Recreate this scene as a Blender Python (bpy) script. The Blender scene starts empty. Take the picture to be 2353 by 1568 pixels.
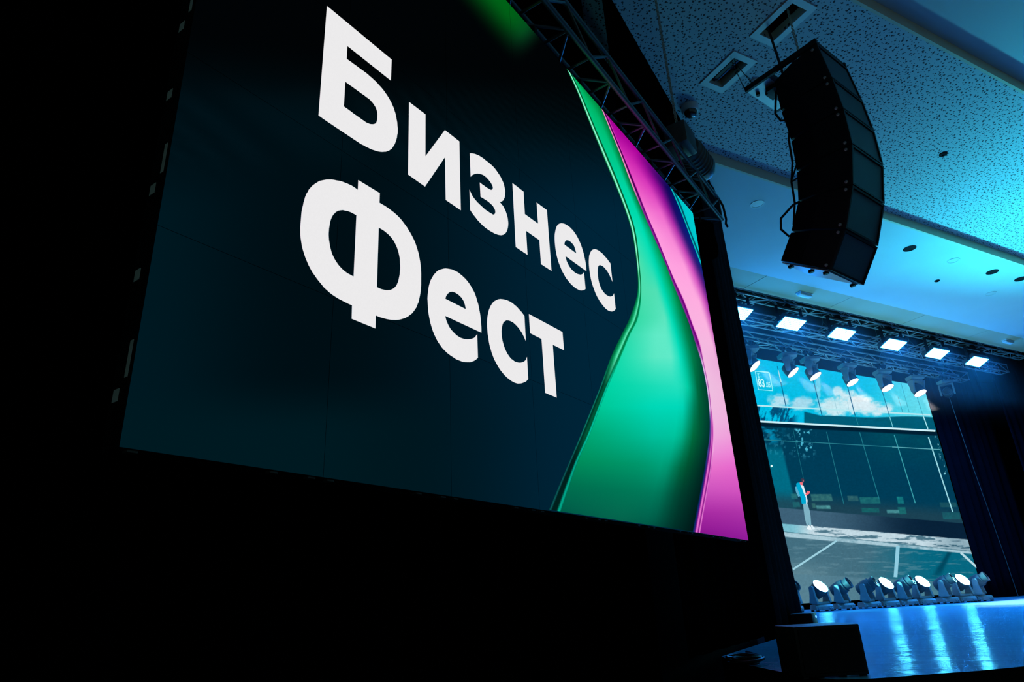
import bpy, bmesh, math, random
import numpy as np
from mathutils import Vector, Matrix, Quaternion
from mathutils.geometry import tessellate_polygon

random.seed(7)
scene = bpy.context.scene
COL = scene.collection

# ------------------------------------------------------------------ camera
EYE = 1.56
cam_data = bpy.data.cameras.new('camera')
cam_data.sensor_width = 36.0
cam_data.lens = 1535.0 / 2353.0 * 36.0
cam_data.clip_start = 0.05
cam_data.clip_end = 200
camera = bpy.data.objects.new('camera', cam_data)
COL.objects.link(camera)
ROT = Matrix(((0.8863095, -0.1314995, -0.4440308),
              (-0.4607696, -0.3463481, -0.8171502),
              (-0.0463344, 0.9288438, -0.3675626)))
camera.matrix_world = Matrix.Translation((0, 0, EYE)) @ ROT.to_4x4()
scene.camera = camera

# ------------------------------------------------------------------ world, exposure
world = bpy.data.worlds.new('hall_fill')
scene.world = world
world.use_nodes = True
world.node_tree.nodes['Background'].inputs[0].default_value = (0.085, 0.15, 0.145, 1)  # added teal fill light from behind, lifts the side labels and beige trims
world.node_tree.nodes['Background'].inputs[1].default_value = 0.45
scene.view_settings.view_transform = 'Standard'
scene.view_settings.look = 'None'
scene.view_settings.exposure = 0.0
scene.view_settings.gamma = 1.0
scene.view_settings.use_curve_mapping = False
scene.cycles.max_bounces = 6
scene.cycles.sample_clamp_indirect = 4.0
scene.cycles.use_denoising = True

# light levels of the rig
WASH_WATT = 1800.0       # floor wash heads, each
HANG_WATT = 2400.0        # hanging heads, each
PANEL_RAD = (6.0, 145.0, 540.0)

# ------------------------------------------------------------------ helpers
def lin(c):
    return tuple(((x / 12.92) if x <= 0.04045 else ((x + 0.055) / 1.055) ** 2.4) for x in c)

def empty(name, loc=(0, 0, 0), rotz=0.0, parent=None):
    o = bpy.data.objects.new(name, None)
    o.empty_display_size = 0.1
    COL.objects.link(o)
    o.location = loc
    o.rotation_euler = (0, 0, rotz)
    if parent: o.parent = parent
    return o

def tag(o, label, cat, group=None):
    o['label'] = label
    o['category'] = cat
    if group: o['group'] = group
    return o

def struct(o):
    o['kind'] = 'structure'
    return o

def link(name, me, parent=None, loc=None, rot=None):
    o = bpy.data.objects.new(name, me)
    COL.objects.link(o)
    if parent: o.parent = parent
    if loc is not None: o.location = loc
    if rot is not None: o.rotation_euler = rot
    return o

def mesh(name, bm, mats, smooth=False):
    me = bpy.data.meshes.new(name)
    bmesh.ops.recalc_face_normals(bm, faces=bm.faces)
    bm.to_mesh(me)
    bm.free()
    for m in (mats if isinstance(mats, (list, tuple)) else [mats]): me.materials.append(m)
    if smooth:
        for p in me.polygons: p.use_smooth = True
        try: me.set_sharp_from_angle(angle=math.radians(40))
        except Exception: pass
    return me

def obj(name, bm, mats, parent=None, smooth=False, loc=None, rot=None):
    return link(name, mesh(name, bm, mats, smooth), parent, loc, rot)

def box(bm, x0, x1, y0, y1, z0, z1, bev=0.0, mat=0, M=None):
    vs = [bm.verts.new(p) for p in ((x0,y0,z0),(x1,y0,z0),(x1,y1,z0),(x0,y1,z0),(x0,y0,z1),(x1,y0,z1),(x1,y1,z1),(x0,y1,z1))]
    fs = [bm.faces.new([vs[i] for i in f]) for f in ((0,3,2,1),(4,5,6,7),(0,1,5,4),(1,2,6,5),(2,3,7,6),(3,0,4,7))]
    for f in fs: f.material_index = mat
    if bev > 0:
        es = list({e for f in fs for e in f.edges})
        r = bmesh.ops.bevel(bm, geom=es, offset=bev, segments=2, profile=0.6, affect='EDGES')
        vs = list({v for f in r['faces'] for v in f.verts} | {v for v in vs if v.is_valid})
    if M is not None:
        for v in vs:
            if v.is_valid: v.co = M @ v.co
    return vs

def frame_of(d):
    d = Vector(d).normalized()
    a = Vector((0, 0, 1)) if abs(d.z) < 0.9 else Vector((1, 0, 0))
    x = d.cross(a).normalized()
    return x, d.cross(x).normalized()

def tube(bm, pts, r, n=8, mat=0, cap=True):
    pts = [Vector(p) for p in pts]
    rings = []
    for i, p in enumerate(pts):
        d = (pts[min(i+1, len(pts)-1)] - pts[max(i-1, 0)])
        x, y = frame_of(d)
        if rings:
            # keep the frame from twisting
            px = rings[-1][1]
            x = (px - d.normalized() * px.dot(d.normalized())).normalized()
            y = d.normalized().cross(x)
        rr = r[i] if isinstance(r, (list, tuple)) else r
        rings.append(([bm.verts.new(p + (x*math.cos(2*math.pi*k/n) + y*math.sin(2*math.pi*k/n))*rr) for k in range(n)], x))
    for a, b in zip(rings, rings[1:]):
        for k in range(n):
            f = bm.faces.new((a[0][k], a[0][(k+1) % n], b[0][(k+1) % n], b[0][k])); f.material_index = mat
    if cap:
        for ring in (rings[0][0][::-1], rings[-1][0]):
            f = bm.faces.new(ring); f.material_index = mat

def lathe(bm, prof, n=24, mat=0, M=None, caps=(True, True)):
    """prof: (radius, height) pairs about the local z axis"""
    rings = []
    for r, z in prof:
        rings.append([bm.verts.new((r*math.cos(2*math.pi*k/n), r*math.sin(2*math.pi*k/n), z)) for k in range(n)])
    for a, b in zip(rings, rings[1:]):
        for k in range(n):
            f = bm.faces.new((a[k], a[(k+1) % n], b[(k+1) % n], b[k])); f.material_index = mat
    if caps[0]: bm.faces.new(rings[0][::-1]).material_index = mat
    if caps[1]: bm.faces.new(rings[-1]).material_index = mat
    if M is not None:
        for ring in rings:
            for v in ring: v.co = M @ v.co

def prism(bm, poly, a0, a1, axis='x', mat=0):
    """poly in the two other axes, extruded along axis from a0 to a1"""
    def P(a, p):
        return {'x': (a, p[0], p[1]), 'y': (p[0], a, p[1]), 'z': (p[0], p[1], a)}[axis]
    A = [bm.verts.new(P(a0, p)) for p in poly]
    B = [bm.verts.new(P(a1, p)) for p in poly]
    n = len(poly)
    fs = [bm.faces.new(A[::-1]), bm.faces.new(B)]
    for i in range(n): fs.append(bm.faces.new((A[i], A[(i+1) % n], B[(i+1) % n], B[i])))
    for f in fs: f.material_index = mat
    return A + B

# ------------------------------------------------------------------ materials
def mat(name, color, rough=0.6, metal=0.0, spec=0.5, bump=None, vary=0.0, vscale=6.0):
    m = bpy.data.materials.new(name)
    m.use_nodes = True
    nt = m.node_tree
    b = nt.nodes['Principled BSDF']
    b.inputs['Base Color'].default_value = (*color, 1)
    b.inputs['Roughness'].default_value = rough
    b.inputs['Metallic'].default_value = metal
    b.inputs['Specular IOR Level'].default_value = spec
    tc = nt.nodes.new('ShaderNodeTexCoord')
    nz = nt.nodes.new('ShaderNodeTexNoise')
    nz.inputs['Scale'].default_value = vscale
    nz.inputs['Detail'].default_value = 4
    nt.links.new(tc.outputs['Object'], nz.inputs['Vector'])
    if vary > 0:
        mx = nt.nodes.new('ShaderNodeMix'); mx.data_type = 'RGBA'
        mx.inputs[6].default_value = (*[c*(1-vary) for c in color], 1)
        mx.inputs[7].default_value = (*[min(1, c*(1+vary)) for c in color], 1)
        nt.links.new(nz.outputs['Fac'], mx.inputs[0])
        nt.links.new(mx.outputs[2], b.inputs['Base Color'])
    if bump:
        bp = nt.nodes.new('ShaderNodeBump')
        bp.inputs['Strength'].default_value = bump[1]
        bp.inputs['Distance'].default_value = 0.01
        n2 = nt.nodes.new('ShaderNodeTexNoise'); n2.inputs['Scale'].default_value = bump[0]; n2.inputs['Detail'].default_value = 3
        nt.links.new(tc.outputs['Object'], n2.inputs['Vector'])
        nt.links.new(n2.outputs['Fac'], bp.inputs['Height'])
        nt.links.new(bp.outputs['Normal'], b.inputs['Normal'])
    return m

def emit(name, color, strength=1.0):
    m = bpy.data.materials.new(name)
    m.use_nodes = True
    nt = m.node_tree
    nt.nodes.clear()
    e = nt.nodes.new('ShaderNodeEmission')
    e.inputs[0].default_value = (*color, 1)
    e.inputs[1].default_value = strength
    o = nt.nodes.new('ShaderNodeOutputMaterial')
    nt.links.new(e.outputs[0], o.inputs[0])
    return m

def display_mat(name, strength=1.0, lines=0.0, scale=60.0):
    """picture shown by a lit display: colours come from the mesh colour attribute"""
    m = bpy.data.materials.new(name)
    m.use_nodes = True
    nt = m.node_tree
    nt.nodes.clear()
    a = nt.nodes.new('ShaderNodeAttribute'); a.attribute_name = 'Picture'
    e = nt.nodes.new('ShaderNodeEmission')
    e.inputs[1].default_value = strength
    o = nt.nodes.new('ShaderNodeOutputMaterial')
    # fine pixel grain of the display
    tc = nt.nodes.new('ShaderNodeTexCoord')
    nz = nt.nodes.new('ShaderNodeTexNoise'); nz.inputs['Scale'].default_value = scale; nz.inputs['Detail'].default_value = 2
    nt.links.new(tc.outputs['Object'], nz.inputs['Vector'])
    mr = nt.nodes.new('ShaderNodeMapRange')
    mr.inputs[1].default_value = 0.25; mr.inputs[2].default_value = 0.75
    mr.inputs[3].default_value = 1.0 - lines; mr.inputs[4].default_value = 1.0 + lines
    nt.links.new(nz.outputs['Fac'], mr.inputs[0])
    mx = nt.nodes.new('ShaderNodeVectorMath'); mx.operation = 'SCALE'
    nt.links.new(a.outputs['Color'], mx.inputs[0])
    nt.links.new(mr.outputs[0], mx.inputs['Scale'])
    nt.links.new(mx.outputs[0], e.inputs[0])
    nt.links.new(e.outputs[0], o.inputs[0])
    return m

M_BLACK = mat('black_paint', (0.006, 0.006, 0.007), 0.55, spec=0.3, vary=0.3)
M_CABINET = mat('black_cabinet', (0.004, 0.004, 0.005), 0.6, spec=0.2, vary=0.3)
M_DRAPE = mat('black_velvet', (0.0010, 0.0011, 0.0013), 1.0, spec=0.0, bump=(60, 0.3), vary=0.4, vscale=3)
M_LEG = mat('black_curtain_cloth', (0.016, 0.018, 0.022), 1.0, spec=0.0, bump=(60, 0.3), vary=0.4, vscale=3)
M_NAVY = mat('navy_velvet', (0.003, 0.004, 0.008), 1.0, spec=0.0, bump=(60, 0.3), vary=0.4, vscale=3)
M_DARKWALL = mat('dark_wall', (0.004, 0.004, 0.004), 0.9, spec=0.05, vary=0.3)
M_HALLFLOOR = mat('dark_hall_floor', (0.012, 0.012, 0.010), 0.7, spec=0.1, vary=0.4)
M_ALU = mat('aluminium_tube', (0.55, 0.57, 0.58), 0.4, metal=0.35, vary=0.15, vscale=12)
M_ALUDARK = mat('painted_truss', (0.10, 0.12, 0.14), 0.4, metal=0.6, vary=0.2, vscale=12)
M_STEEL = mat('chain_steel', (0.50, 0.46, 0.40), 0.45, metal=0.5, vary=0.2, vscale=30)
M_CABLE = mat('black_cable', (0.006, 0.006, 0.006), 0.5, spec=0.3, vary=0.2)
M_PLASTER = mat('white_plaster', (0.62, 0.64, 0.66), 0.85, spec=0.15, bump=(30, 0.06), vary=0.05, vscale=1.5)
M_BEIGE = mat('beige_trim', (0.74, 0.62, 0.46), 0.8, spec=0.15, bump=(40, 0.08), vary=0.08, vscale=4)
M_SOFFIT = mat('beige_soffit_panel', (0.56, 0.45, 0.31), 0.75, spec=0.2, bump=(40, 0.06), vary=0.06, vscale=2)
M_WHITE = mat('white_plastic', (0.65, 0.66, 0.66), 0.45, vary=0.05)
M_HOLE = mat('dark_recess', (0.01, 0.01, 0.011), 0.8, spec=0.1, vary=0.2)
M_LABEL = mat('paper_label', (0.78, 0.86, 0.80), 0.8, spec=0.1, vary=0.15, vscale=40)
M_FIXTURE = mat('fixture_plastic', (0.085, 0.088, 0.09), 0.42, spec=0.5, vary=0.2, vscale=20)
M_FIXGREY = mat('fixture_grey_plastic', (0.32, 0.32, 0.31), 0.45, spec=0.5, vary=0.15, vscale=20)
M_LENS = mat('unlit_lens', (0.05, 0.035, 0.03), 0.08, spec=1.0, vary=0.2)
M_GRILLE = mat('speaker_grille', (0.06, 0.075, 0.10), 0.5, metal=0.2, bump=(400, 0.5), vary=0.25, vscale=200)
M_ORANGE = mat('hook_paint', (0.30, 0.10, 0.02), 0.5, vary=0.2)
M_SILVERPLATE = mat('silver_plate', (0.35, 0.36, 0.38), 0.4, metal=0.5, vary=0.2)
M_WASHLIT = emit('lit_wash_lens', (32.0, 215.0, 255.0), 1.0)
M_HANGLIT = emit('lit_spot_lens', (9.0, 7.0, 7.5), 1.0)
M_PANELLIT = emit('lit_led_matrix', PANEL_RAD, 1.0)
M_BLUELED = emit('blue_indicator', (0.3, 1.2, 6.0), 1.0)
M_DISPLAY = display_mat('banner_display', 1.0, 0.015, 220)
M_PICTURE = display_mat('stage_display', 1.0, 0.08, 90)

def perforated():
    m = mat('perforated_ceiling_board', (0.58, 0.60, 0.62), 0.85, spec=0.1)
    nt = m.node_tree
    b = nt.nodes['Principled BSDF']
    tc = nt.nodes.new('ShaderNodeTexCoord')
    masks = []
    for sc, lim, off in ((15.0, 0.165, 0.0), (21.0, 0.13, 3.7)):
        mp = nt.nodes.new('ShaderNodeMapping'); mp.inputs['Location'].default_value = (off, off, 0)
        vo = nt.nodes.new('ShaderNodeTexVoronoi'); vo.voronoi_dimensions = '2D'
        vo.inputs['Scale'].default_value = sc; vo.inputs['Randomness'].default_value = 0.85
        nt.links.new(tc.outputs['Object'], mp.inputs['Vector'])
        nt.links.new(mp.outputs[0], vo.inputs['Vector'])
        mr = nt.nodes.new('ShaderNodeMapRange')
        mr.inputs[1].default_value = lim * 0.8; mr.inputs[2].default_value = lim * 1.2
        mr.inputs[3].default_value = 0.0; mr.inputs[4].default_value = 1.0
        nt.links.new(vo.outputs['Distance'], mr.inputs[0])
        masks.append(mr)
    mu = nt.nodes.new('ShaderNodeMath'); mu.operation = 'MULTIPLY'
    nt.links.new(masks[0].outputs[0], mu.inputs[0]); nt.links.new(masks[1].outputs[0], mu.inputs[1])
    mx = nt.nodes.new('ShaderNodeMix'); mx.data_type = 'RGBA'
    mx.inputs[6].default_value = (0.07, 0.07, 0.08, 1); mx.inputs[7].default_value = (0.58, 0.60, 0.62, 1)
    nt.links.new(mu.outputs[0], mx.inputs[0])
    nt.links.new(mx.outputs[2], b.inputs['Base Color'])
    return m
M_PERF = perforated()

def stage_floor_mat():
    m = mat('glossy_stage_floor', (0.30, 0.32, 0.34), 0.16, spec=0.10)
    nt = m.node_tree
    b = nt.nodes['Principled BSDF']
    tc = nt.nodes.new('ShaderNodeTexCoord')
    m0 = nt.nodes.new('ShaderNodeMapping'); m0.inputs['Rotation'].default_value = (0, 0, math.radians(53))
    mp = nt.nodes.new('ShaderNodeMapping'); mp.inputs['Scale'].default_value = (0.55, 2.6, 1)
    nt.links.new(tc.outputs['Object'], m0.inputs['Vector']); nt.links.new(m0.outputs[0], mp.inputs['Vector'])
    nz = nt.nodes.new('ShaderNodeTexNoise'); nz.inputs['Scale'].default_value = 2.6; nz.inputs['Detail'].default_value = 6; nz.inputs['Roughness'].default_value = 0.62
    nt.links.new(mp.outputs[0], nz.inputs['Vector'])
    bp = nt.nodes.new('ShaderNodeBump'); bp.inputs['Strength'].default_value = 0.6; bp.inputs['Distance'].default_value = 0.10
    nt.links.new(nz.outputs['Fac'], bp.inputs['Height'])
    nt.links.new(bp.outputs['Normal'], b.inputs['Normal'])
    mr = nt.nodes.new('ShaderNodeMapRange'); mr.inputs[1].default_value = 0.3; mr.inputs[2].default_value = 0.7
    mr.inputs[3].default_value = 0.03; mr.inputs[4].default_value = 0.13
    nt.links.new(nz.outputs['Fac'], mr.inputs[0])
    mx = nt.nodes.new('ShaderNodeMix'); mx.data_type = 'RGBA'
    mx.inputs[6].default_value = (0.07, 0.20, 0.30, 1); mx.inputs[7].default_value = (0.10, 0.28, 0.40, 1)
    nt.links.new(nz.outputs['Fac'], mx.inputs[0])
    # satin vinyl: blue of the stage light tinted into body colour and sheen
    df = nt.nodes.new('ShaderNodeBsdfDiffuse'); gl = nt.nodes.new('ShaderNodeBsdfGlossy'); ms = nt.nodes.new('ShaderNodeMixShader')
    gl.inputs['Color'].default_value = (0.55, 0.80, 1.0, 1); ms.inputs[0].default_value = 0.17
    nt.links.new(mx.outputs[2], df.inputs['Color']); nt.links.new(mr.outputs[0], gl.inputs['Roughness'])
    nt.links.new(bp.outputs['Normal'], gl.inputs['Normal'])
    nt.links.new(df.outputs[0], ms.inputs[1]); nt.links.new(gl.outputs[0], ms.inputs[2])
    nt.nodes.remove(b)
    nt.links.new(ms.outputs[0], nt.nodes['Material Output'].inputs['Surface'])
    return m
M_STAGE = stage_floor_mat()

# ------------------------------------------------------------------ artwork outlines (millimetres on the banner face)
LETTERS = [
 [[(404,1511),(697,1513),(696,1416),(496,1415),(496,1361),(507,1361),(518,1362),(528,1362),(539,1363),(553,1363),(566,1364),(579,1365),(593,1364),(605,1363),(616,1362),(628,1360),(639,1357),(649,1354),(659,1351),(668,1346),(677,1341),(686,1335),(693,1329),(701,1322),(707,1314),(713,1306),(717,1297),(722,1288),(725,1278),(728,1267),(731,1256),(732,1244),(734,1232),(734,1223),(734,1213),(732,1203),(731,1192),(728,1181),(725,1170),(721,1159),(716,1148),(712,1140),(708,1132),(702,1125),(696,1117),(689,1111),(682,1104),(674,1099),(667,1094),(658,1089),(649,1085),(640,1081),(632,1079),(619,1075),(607,1073),(595,1071),(584,1070),(571,1068),(558,1068),(546,1068),(534,1068),(500,1068),(467,1068),(435,1068),(403,1069)],[(496,1265),(584,1267),(589,1267),(595,1267),(601,1267),(606,1266),(611,1264),(616,1262),(620,1260),(624,1257),(628,1254),(631,1250),(634,1245),(636,1240),(637,1235),(638,1229),(638,1223),(638,1216),(638,1211),(637,1205),(636,1199),(634,1193),(631,1188),(628,1184),(624,1180),(620,1177),(615,1174),(610,1171),(606,1169),(601,1168),(596,1166),(590,1165),(585,1165),(580,1165),(558,1165),(537,1165),(516,1166),(496,1166)]],
 [[(788,1386),(876,1388),(876,1200),(986,1387),(1073,1387),(1073,1070),(986,1071),(984,1259),(874,1069),(788,1072)]],
 [[(1137,1367),(1143,1372),(1150,1376),(1156,1379),(1162,1382),(1172,1386),(1181,1389),(1191,1392),(1200,1394),(1213,1396),(1226,1397),(1238,1397),(1251,1397),(1262,1397),(1274,1397),(1286,1396),(1296,1395),(1307,1392),(1317,1388),(1326,1384),(1335,1379),(1344,1374),(1351,1368),(1358,1361),(1364,1354),(1368,1347),(1371,1339),(1373,1331),(1375,1322),(1376,1315),(1375,1308),(1374,1300),(1373,1292),(1371,1286),(1369,1279),(1365,1272),(1361,1265),(1358,1261),(1354,1256),(1350,1252),(1345,1248),(1342,1245),(1338,1243),(1334,1241),(1330,1239),(1337,1237),(1344,1235),(1350,1233),(1356,1230),(1362,1225),(1367,1220),(1372,1214),(1376,1208),(1380,1201),(1383,1194),(1385,1186),(1386,1178),(1387,1170),(1387,1162),(1386,1154),(1384,1145),(1382,1138),(1379,1130),(1375,1122),(1371,1114),(1366,1108),(1360,1101),(1353,1095),(1346,1089),(1338,1084),(1331,1080),(1323,1077),(1315,1074),(1304,1071),(1292,1068),(1281,1067),(1270,1066),(1257,1065),(1245,1065),(1232,1065),(1221,1066),(1208,1068),(1196,1071),(1184,1074),(1173,1078),(1162,1083),(1151,1088),(1140,1094),(1130,1100),(1129,1192),(1134,1186),(1140,1180),(1146,1174),(1153,1169),(1161,1165),(1170,1162),(1179,1159),(1189,1157),(1200,1155),(1212,1153),(1225,1151),(1238,1150),(1245,1150),(1253,1151),(1261,1151),(1269,1152),(1273,1152),(1277,1152),(1281,1153),(1285,1155),(1289,1158),(1292,1161),(1294,1165),(1296,1168),(1297,1173),(1297,1178),(1296,1182),(1294,1185),(1291,1189),(1287,1191),(1283,1194),(1278,1195),(1271,1197),(1263,1198),(1255,1199),(1246,1199),(1235,1199),(1223,1198),(1212,1197),(1200,1196),(1198,1263),(1208,1263),(1217,1262),(1227,1263),(1237,1263),(1246,1263),(1254,1264),(1263,1265),(1273,1267),(1276,1269),(1280,1272),(1283,1275),(1285,1279),(1287,1283),(1287,1288),(1286,1291),(1284,1294),(1280,1298),(1276,1302),(1271,1305),(1265,1307),(1259,1309),(1252,1311),(1245,1313),(1237,1313),(1229,1313),(1222,1312),(1213,1310),(1205,1307),(1198,1305),(1191,1301),(1184,1298),(1177,1293),(1171,1289),(1165,1285),(1160,1280),(1155,1276),(1150,1271),(1146,1267),(1143,1262),(1139,1257)]],
 [[(1435,1389),(1522,1390),(1521,1273),(1627,1275),(1627,1387),(1715,1390),(1715,1070),(1628,1069),(1628,1190),(1522,1189),(1522,1070),(1434,1070)]],
 [[(2059,1206),(2059,1219),(2060,1233),(2059,1247),(2058,1260),(2055,1274),(2052,1287),(2048,1300),(2043,1313),(2037,1325),(2030,1337),(2022,1348),(2013,1359),(2003,1368),(1992,1376),(1980,1383),(1966,1389),(1954,1393),(1940,1395),(1925,1397),(1908,1397),(1895,1395),(1880,1393),(1864,1388),(1848,1382),(1837,1376),(1825,1369),(1814,1360),(1805,1352),(1795,1339),(1788,1327),(1782,1315),(1778,1304),(1772,1288),(1769,1273),(1767,1258),(1766,1243),(1766,1226),(1767,1208),(1769,1192),(1773,1176),(1778,1161),(1785,1146),(1793,1133),(1803,1120),(1812,1109),(1823,1100),(1835,1091),(1848,1083),(1861,1078),(1875,1073),(1890,1069),(1906,1066),(1918,1065),(1931,1064),(1945,1065),(1960,1066),(1970,1068),(1981,1071),(1992,1075),(2003,1080),(2011,1084),(2018,1088),(2025,1093),(2031,1099),(2032,1191),(2028,1186),(2024,1182),(2020,1177),(2014,1173),(2007,1168),(1999,1164),(1992,1160),(1984,1158),(1973,1155),(1962,1152),(1952,1151),(1942,1150),(1931,1150),(1921,1151),(1911,1153),(1903,1155),(1893,1159),(1884,1163),(1877,1169),(1871,1175),(1865,1181),(1862,1189),(1859,1197),(1856,1206)],[(1856,1268),(1857,1272),(1858,1276),(1860,1281),(1863,1286),(1868,1291),(1873,1296),(1879,1302),(1886,1305),(1896,1309),(1905,1311),(1914,1312),(1922,1312),(1932,1311),(1940,1309),(1947,1307),(1953,1303),(1959,1295),(1963,1287),(1966,1278),(1968,1268)]],
 [[(2351,1370),(2340,1374),(2329,1378),(2317,1382),(2305,1385),(2291,1388),(2276,1391),(2261,1394),(2243,1394),(2229,1394),(2213,1392),(2197,1389),(2179,1383),(2166,1377),(2154,1369),(2142,1360),(2133,1351),(2121,1337),(2113,1324),(2106,1312),(2102,1300),(2097,1281),(2094,1264),(2093,1248),(2093,1232),(2094,1214),(2096,1198),(2099,1182),(2104,1167),(2110,1152),(2118,1137),(2127,1124),(2137,1111),(2148,1100),(2160,1091),(2174,1082),(2190,1075),(2202,1070),(2216,1065),(2231,1062),(2248,1060),(2258,1060),(2270,1062),(2283,1064),(2296,1067),(2305,1070),(2314,1074),(2323,1079),(2332,1084),(2338,1088),(2343,1092),(2348,1097),(2353,1102),(2354,1193),(2350,1187),(2345,1181),(2339,1175),(2332,1169),(2325,1165),(2317,1161),(2309,1157),(2301,1154),(2289,1151),(2277,1149),(2265,1148),(2256,1148),(2241,1150),(2228,1153),(2217,1158),(2208,1163),(2199,1172),(2193,1181),(2188,1192),(2185,1203),(2183,1215),(2182,1226),(2183,1239),(2184,1252),(2186,1260),(2188,1268),(2191,1277),(2196,1287),(2200,1292),(2206,1298),(2213,1303),(2221,1307),(2233,1310),(2244,1312),(2254,1313),(2264,1312),(2277,1311),(2289,1307),(2299,1303),(2309,1298),(2321,1290),(2332,1280),(2342,1269),(2351,1259)]],
 [[(568,893),(560,894),(551,895),(543,895),(535,894),(525,893),(515,891),(505,889),(495,886),(485,882),(476,879),(466,875),(457,870),(448,865),(440,859),(432,853),(424,847),(417,839),(411,832),(405,824),(399,816),(394,807),(389,798),(386,789),(382,780),(379,769),(377,758),(375,748),(374,738),(372,726),(371,714),(371,702),(371,690),(371,679),(371,668),(372,657),(373,646),(375,635),(378,624),(381,613),(385,603),(390,593),(395,583),(401,574),(407,565),(414,557),(421,549),(429,543),(437,536),(446,530),(455,524),(464,518),(474,514),(484,510),(494,507),(504,505),(515,503),(527,502),(540,501),(553,500),(566,500),(567,458),(659,457),(659,499),(668,499),(677,499),(686,500),(695,501),(704,502),(714,504),(724,506),(734,509),(744,512),(754,516),(764,521),(773,526),(782,531),(790,537),(798,543),(805,550),(814,558),(821,567),(828,577),(834,586),(839,598),(844,609),(847,621),(850,632),(853,646),(855,660),(856,674),(856,687),(856,702),(856,718),(855,733),(853,747),(850,762),(846,776),(842,789),(836,802),(830,814),(823,825),(815,835),(806,844),(796,853),(785,862),(774,869),(762,876),(751,881),(739,885),(727,888),(714,890),(701,892),(687,893),(674,893),(660,893),(660,929),(568,929)],[(567,801),(560,801),(554,801),(547,801),(540,800),(534,799),(527,797),(521,795),(514,793),(509,790),(504,787),(498,783),(494,779),(489,774),(485,768),(481,762),(478,756),(475,749),(473,742),(471,735),(470,728),(469,718),(468,708),(468,699),(468,689),(469,681),(470,673),(472,666),(474,658),(476,651),(479,644),(482,637),(486,630),(491,624),(496,618),(502,613),(508,608),(515,604),(521,601),(528,598),(536,596),(543,594),(551,594),(559,593),(567,593)],[(660,801),(669,801),(677,801),(686,800),(694,798),(702,796),(710,793),(717,790),(724,785),(730,780),(736,773),(741,767),(745,759),(749,751),(752,742),(755,732),(756,723),(757,711),(758,699),(757,687),(756,674),(754,665),(752,656),(750,647),(746,638),(743,631),(739,625),(734,619),(728,613),(723,609),(717,605),(711,602),(704,599),(699,597),(694,596),(688,595),(683,594),(677,593),(671,593),(665,593),(660,593)]],
 [[(1177,603),(1178,614),(1178,626),(1177,637),(1177,648),(1175,662),(1173,675),(1170,687),(1166,700),(1163,712),(1158,723),(1153,734),(1147,745),(1140,754),(1132,762),(1123,770),(1113,777),(1104,783),(1094,787),(1083,791),(1071,794),(1061,796),(1049,798),(1038,798),(1025,797),(1014,796),(1003,793),(992,790),(980,786),(970,781),(960,775),(950,769),(941,762),(932,753),(924,743),(917,734),(911,724),(904,712),(899,700),(895,688),(892,676),(890,662),(888,649),(887,636),(888,624),(889,609),(890,595),(893,581),(897,567),(901,554),(906,542),(912,530),(919,519),(927,509),(936,499),(946,491),(957,483),(969,477),(981,472),(994,468),(1009,465),(1020,463),(1031,461),(1044,461),(1057,461),(1066,461),(1076,463),(1086,465),(1097,468),(1105,470),(1113,473),(1120,477),(1128,481),(1134,485),(1140,489),(1146,494),(1152,499),(1152,591),(1149,586),(1145,582),(1141,577),(1137,573),(1132,569),(1127,566),(1121,563),(1115,560),(1109,558),(1102,555),(1096,553),(1089,551),(1080,549),(1071,548),(1062,547),(1054,547),(1044,548),(1035,550),(1026,553),(1018,556),(1010,560),(1003,564),(997,569),(991,575),(987,581),(982,588),(979,595),(976,603)],[(978,668),(980,674),(982,679),(985,684),(989,689),(993,694),(998,699),(1003,703),(1009,706),(1016,709),(1023,710),(1030,711),(1036,711),(1044,710),(1051,709),(1057,707),(1064,705),(1069,702),(1074,698),(1078,695),(1081,690),(1084,685),(1086,679),(1088,673),(1089,667)]],
 [[(1470,767),(1460,772),(1451,777),(1441,781),(1430,785),(1419,789),(1407,792),(1394,794),(1380,796),(1366,796),(1350,795),(1334,792),(1318,788),(1305,784),(1292,778),(1280,771),(1269,763),(1258,754),(1249,744),(1241,733),(1235,723),(1227,709),(1222,695),(1218,682),(1215,668),(1213,653),(1213,638),(1214,624),(1215,610),(1218,595),(1221,580),(1225,566),(1231,553),(1236,541),(1243,530),(1250,520),(1259,510),(1268,502),(1277,494),(1288,486),(1300,480),(1310,474),(1322,470),(1335,466),(1348,463),(1359,461),(1371,460),(1383,460),(1396,461),(1407,464),(1418,467),(1430,472),(1441,477),(1449,481),(1457,486),(1464,492),(1471,497),(1471,590),(1467,584),(1463,578),(1459,573),(1452,567),(1444,562),(1435,558),(1426,554),(1416,551),(1406,549),(1396,548),(1387,547),(1379,548),(1369,550),(1359,552),(1351,556),(1344,560),(1335,567),(1328,574),(1321,582),(1316,590),(1312,599),(1308,609),(1306,619),(1304,629),(1304,638),(1304,648),(1306,658),(1309,668),(1311,675),(1314,681),(1318,688),(1324,694),(1329,698),(1335,702),(1342,706),(1349,708),(1358,710),(1367,711),(1375,711),(1383,711),(1394,709),(1404,706),(1414,702),(1423,699),(1430,694),(1437,690),(1444,685),(1450,679),(1455,674),(1460,669),(1464,663),(1469,657)]],
 [[(1504,787),(1770,789),(1770,703),(1678,702),(1678,467),(1590,468),(1590,702),(1504,702)]],
]
RIB_A = [(2054,2500),(2165,2403),(2294,2250),(2426,2098),(2551,1965),(2646,1845),(2704,1715),(2715,1517),(2675,1319),(2523,1108),(2387,964),(2233,798),(2089,618),(1986,495),(1858,345),(1744,215),(1644,102),(1561,5)]
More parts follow.
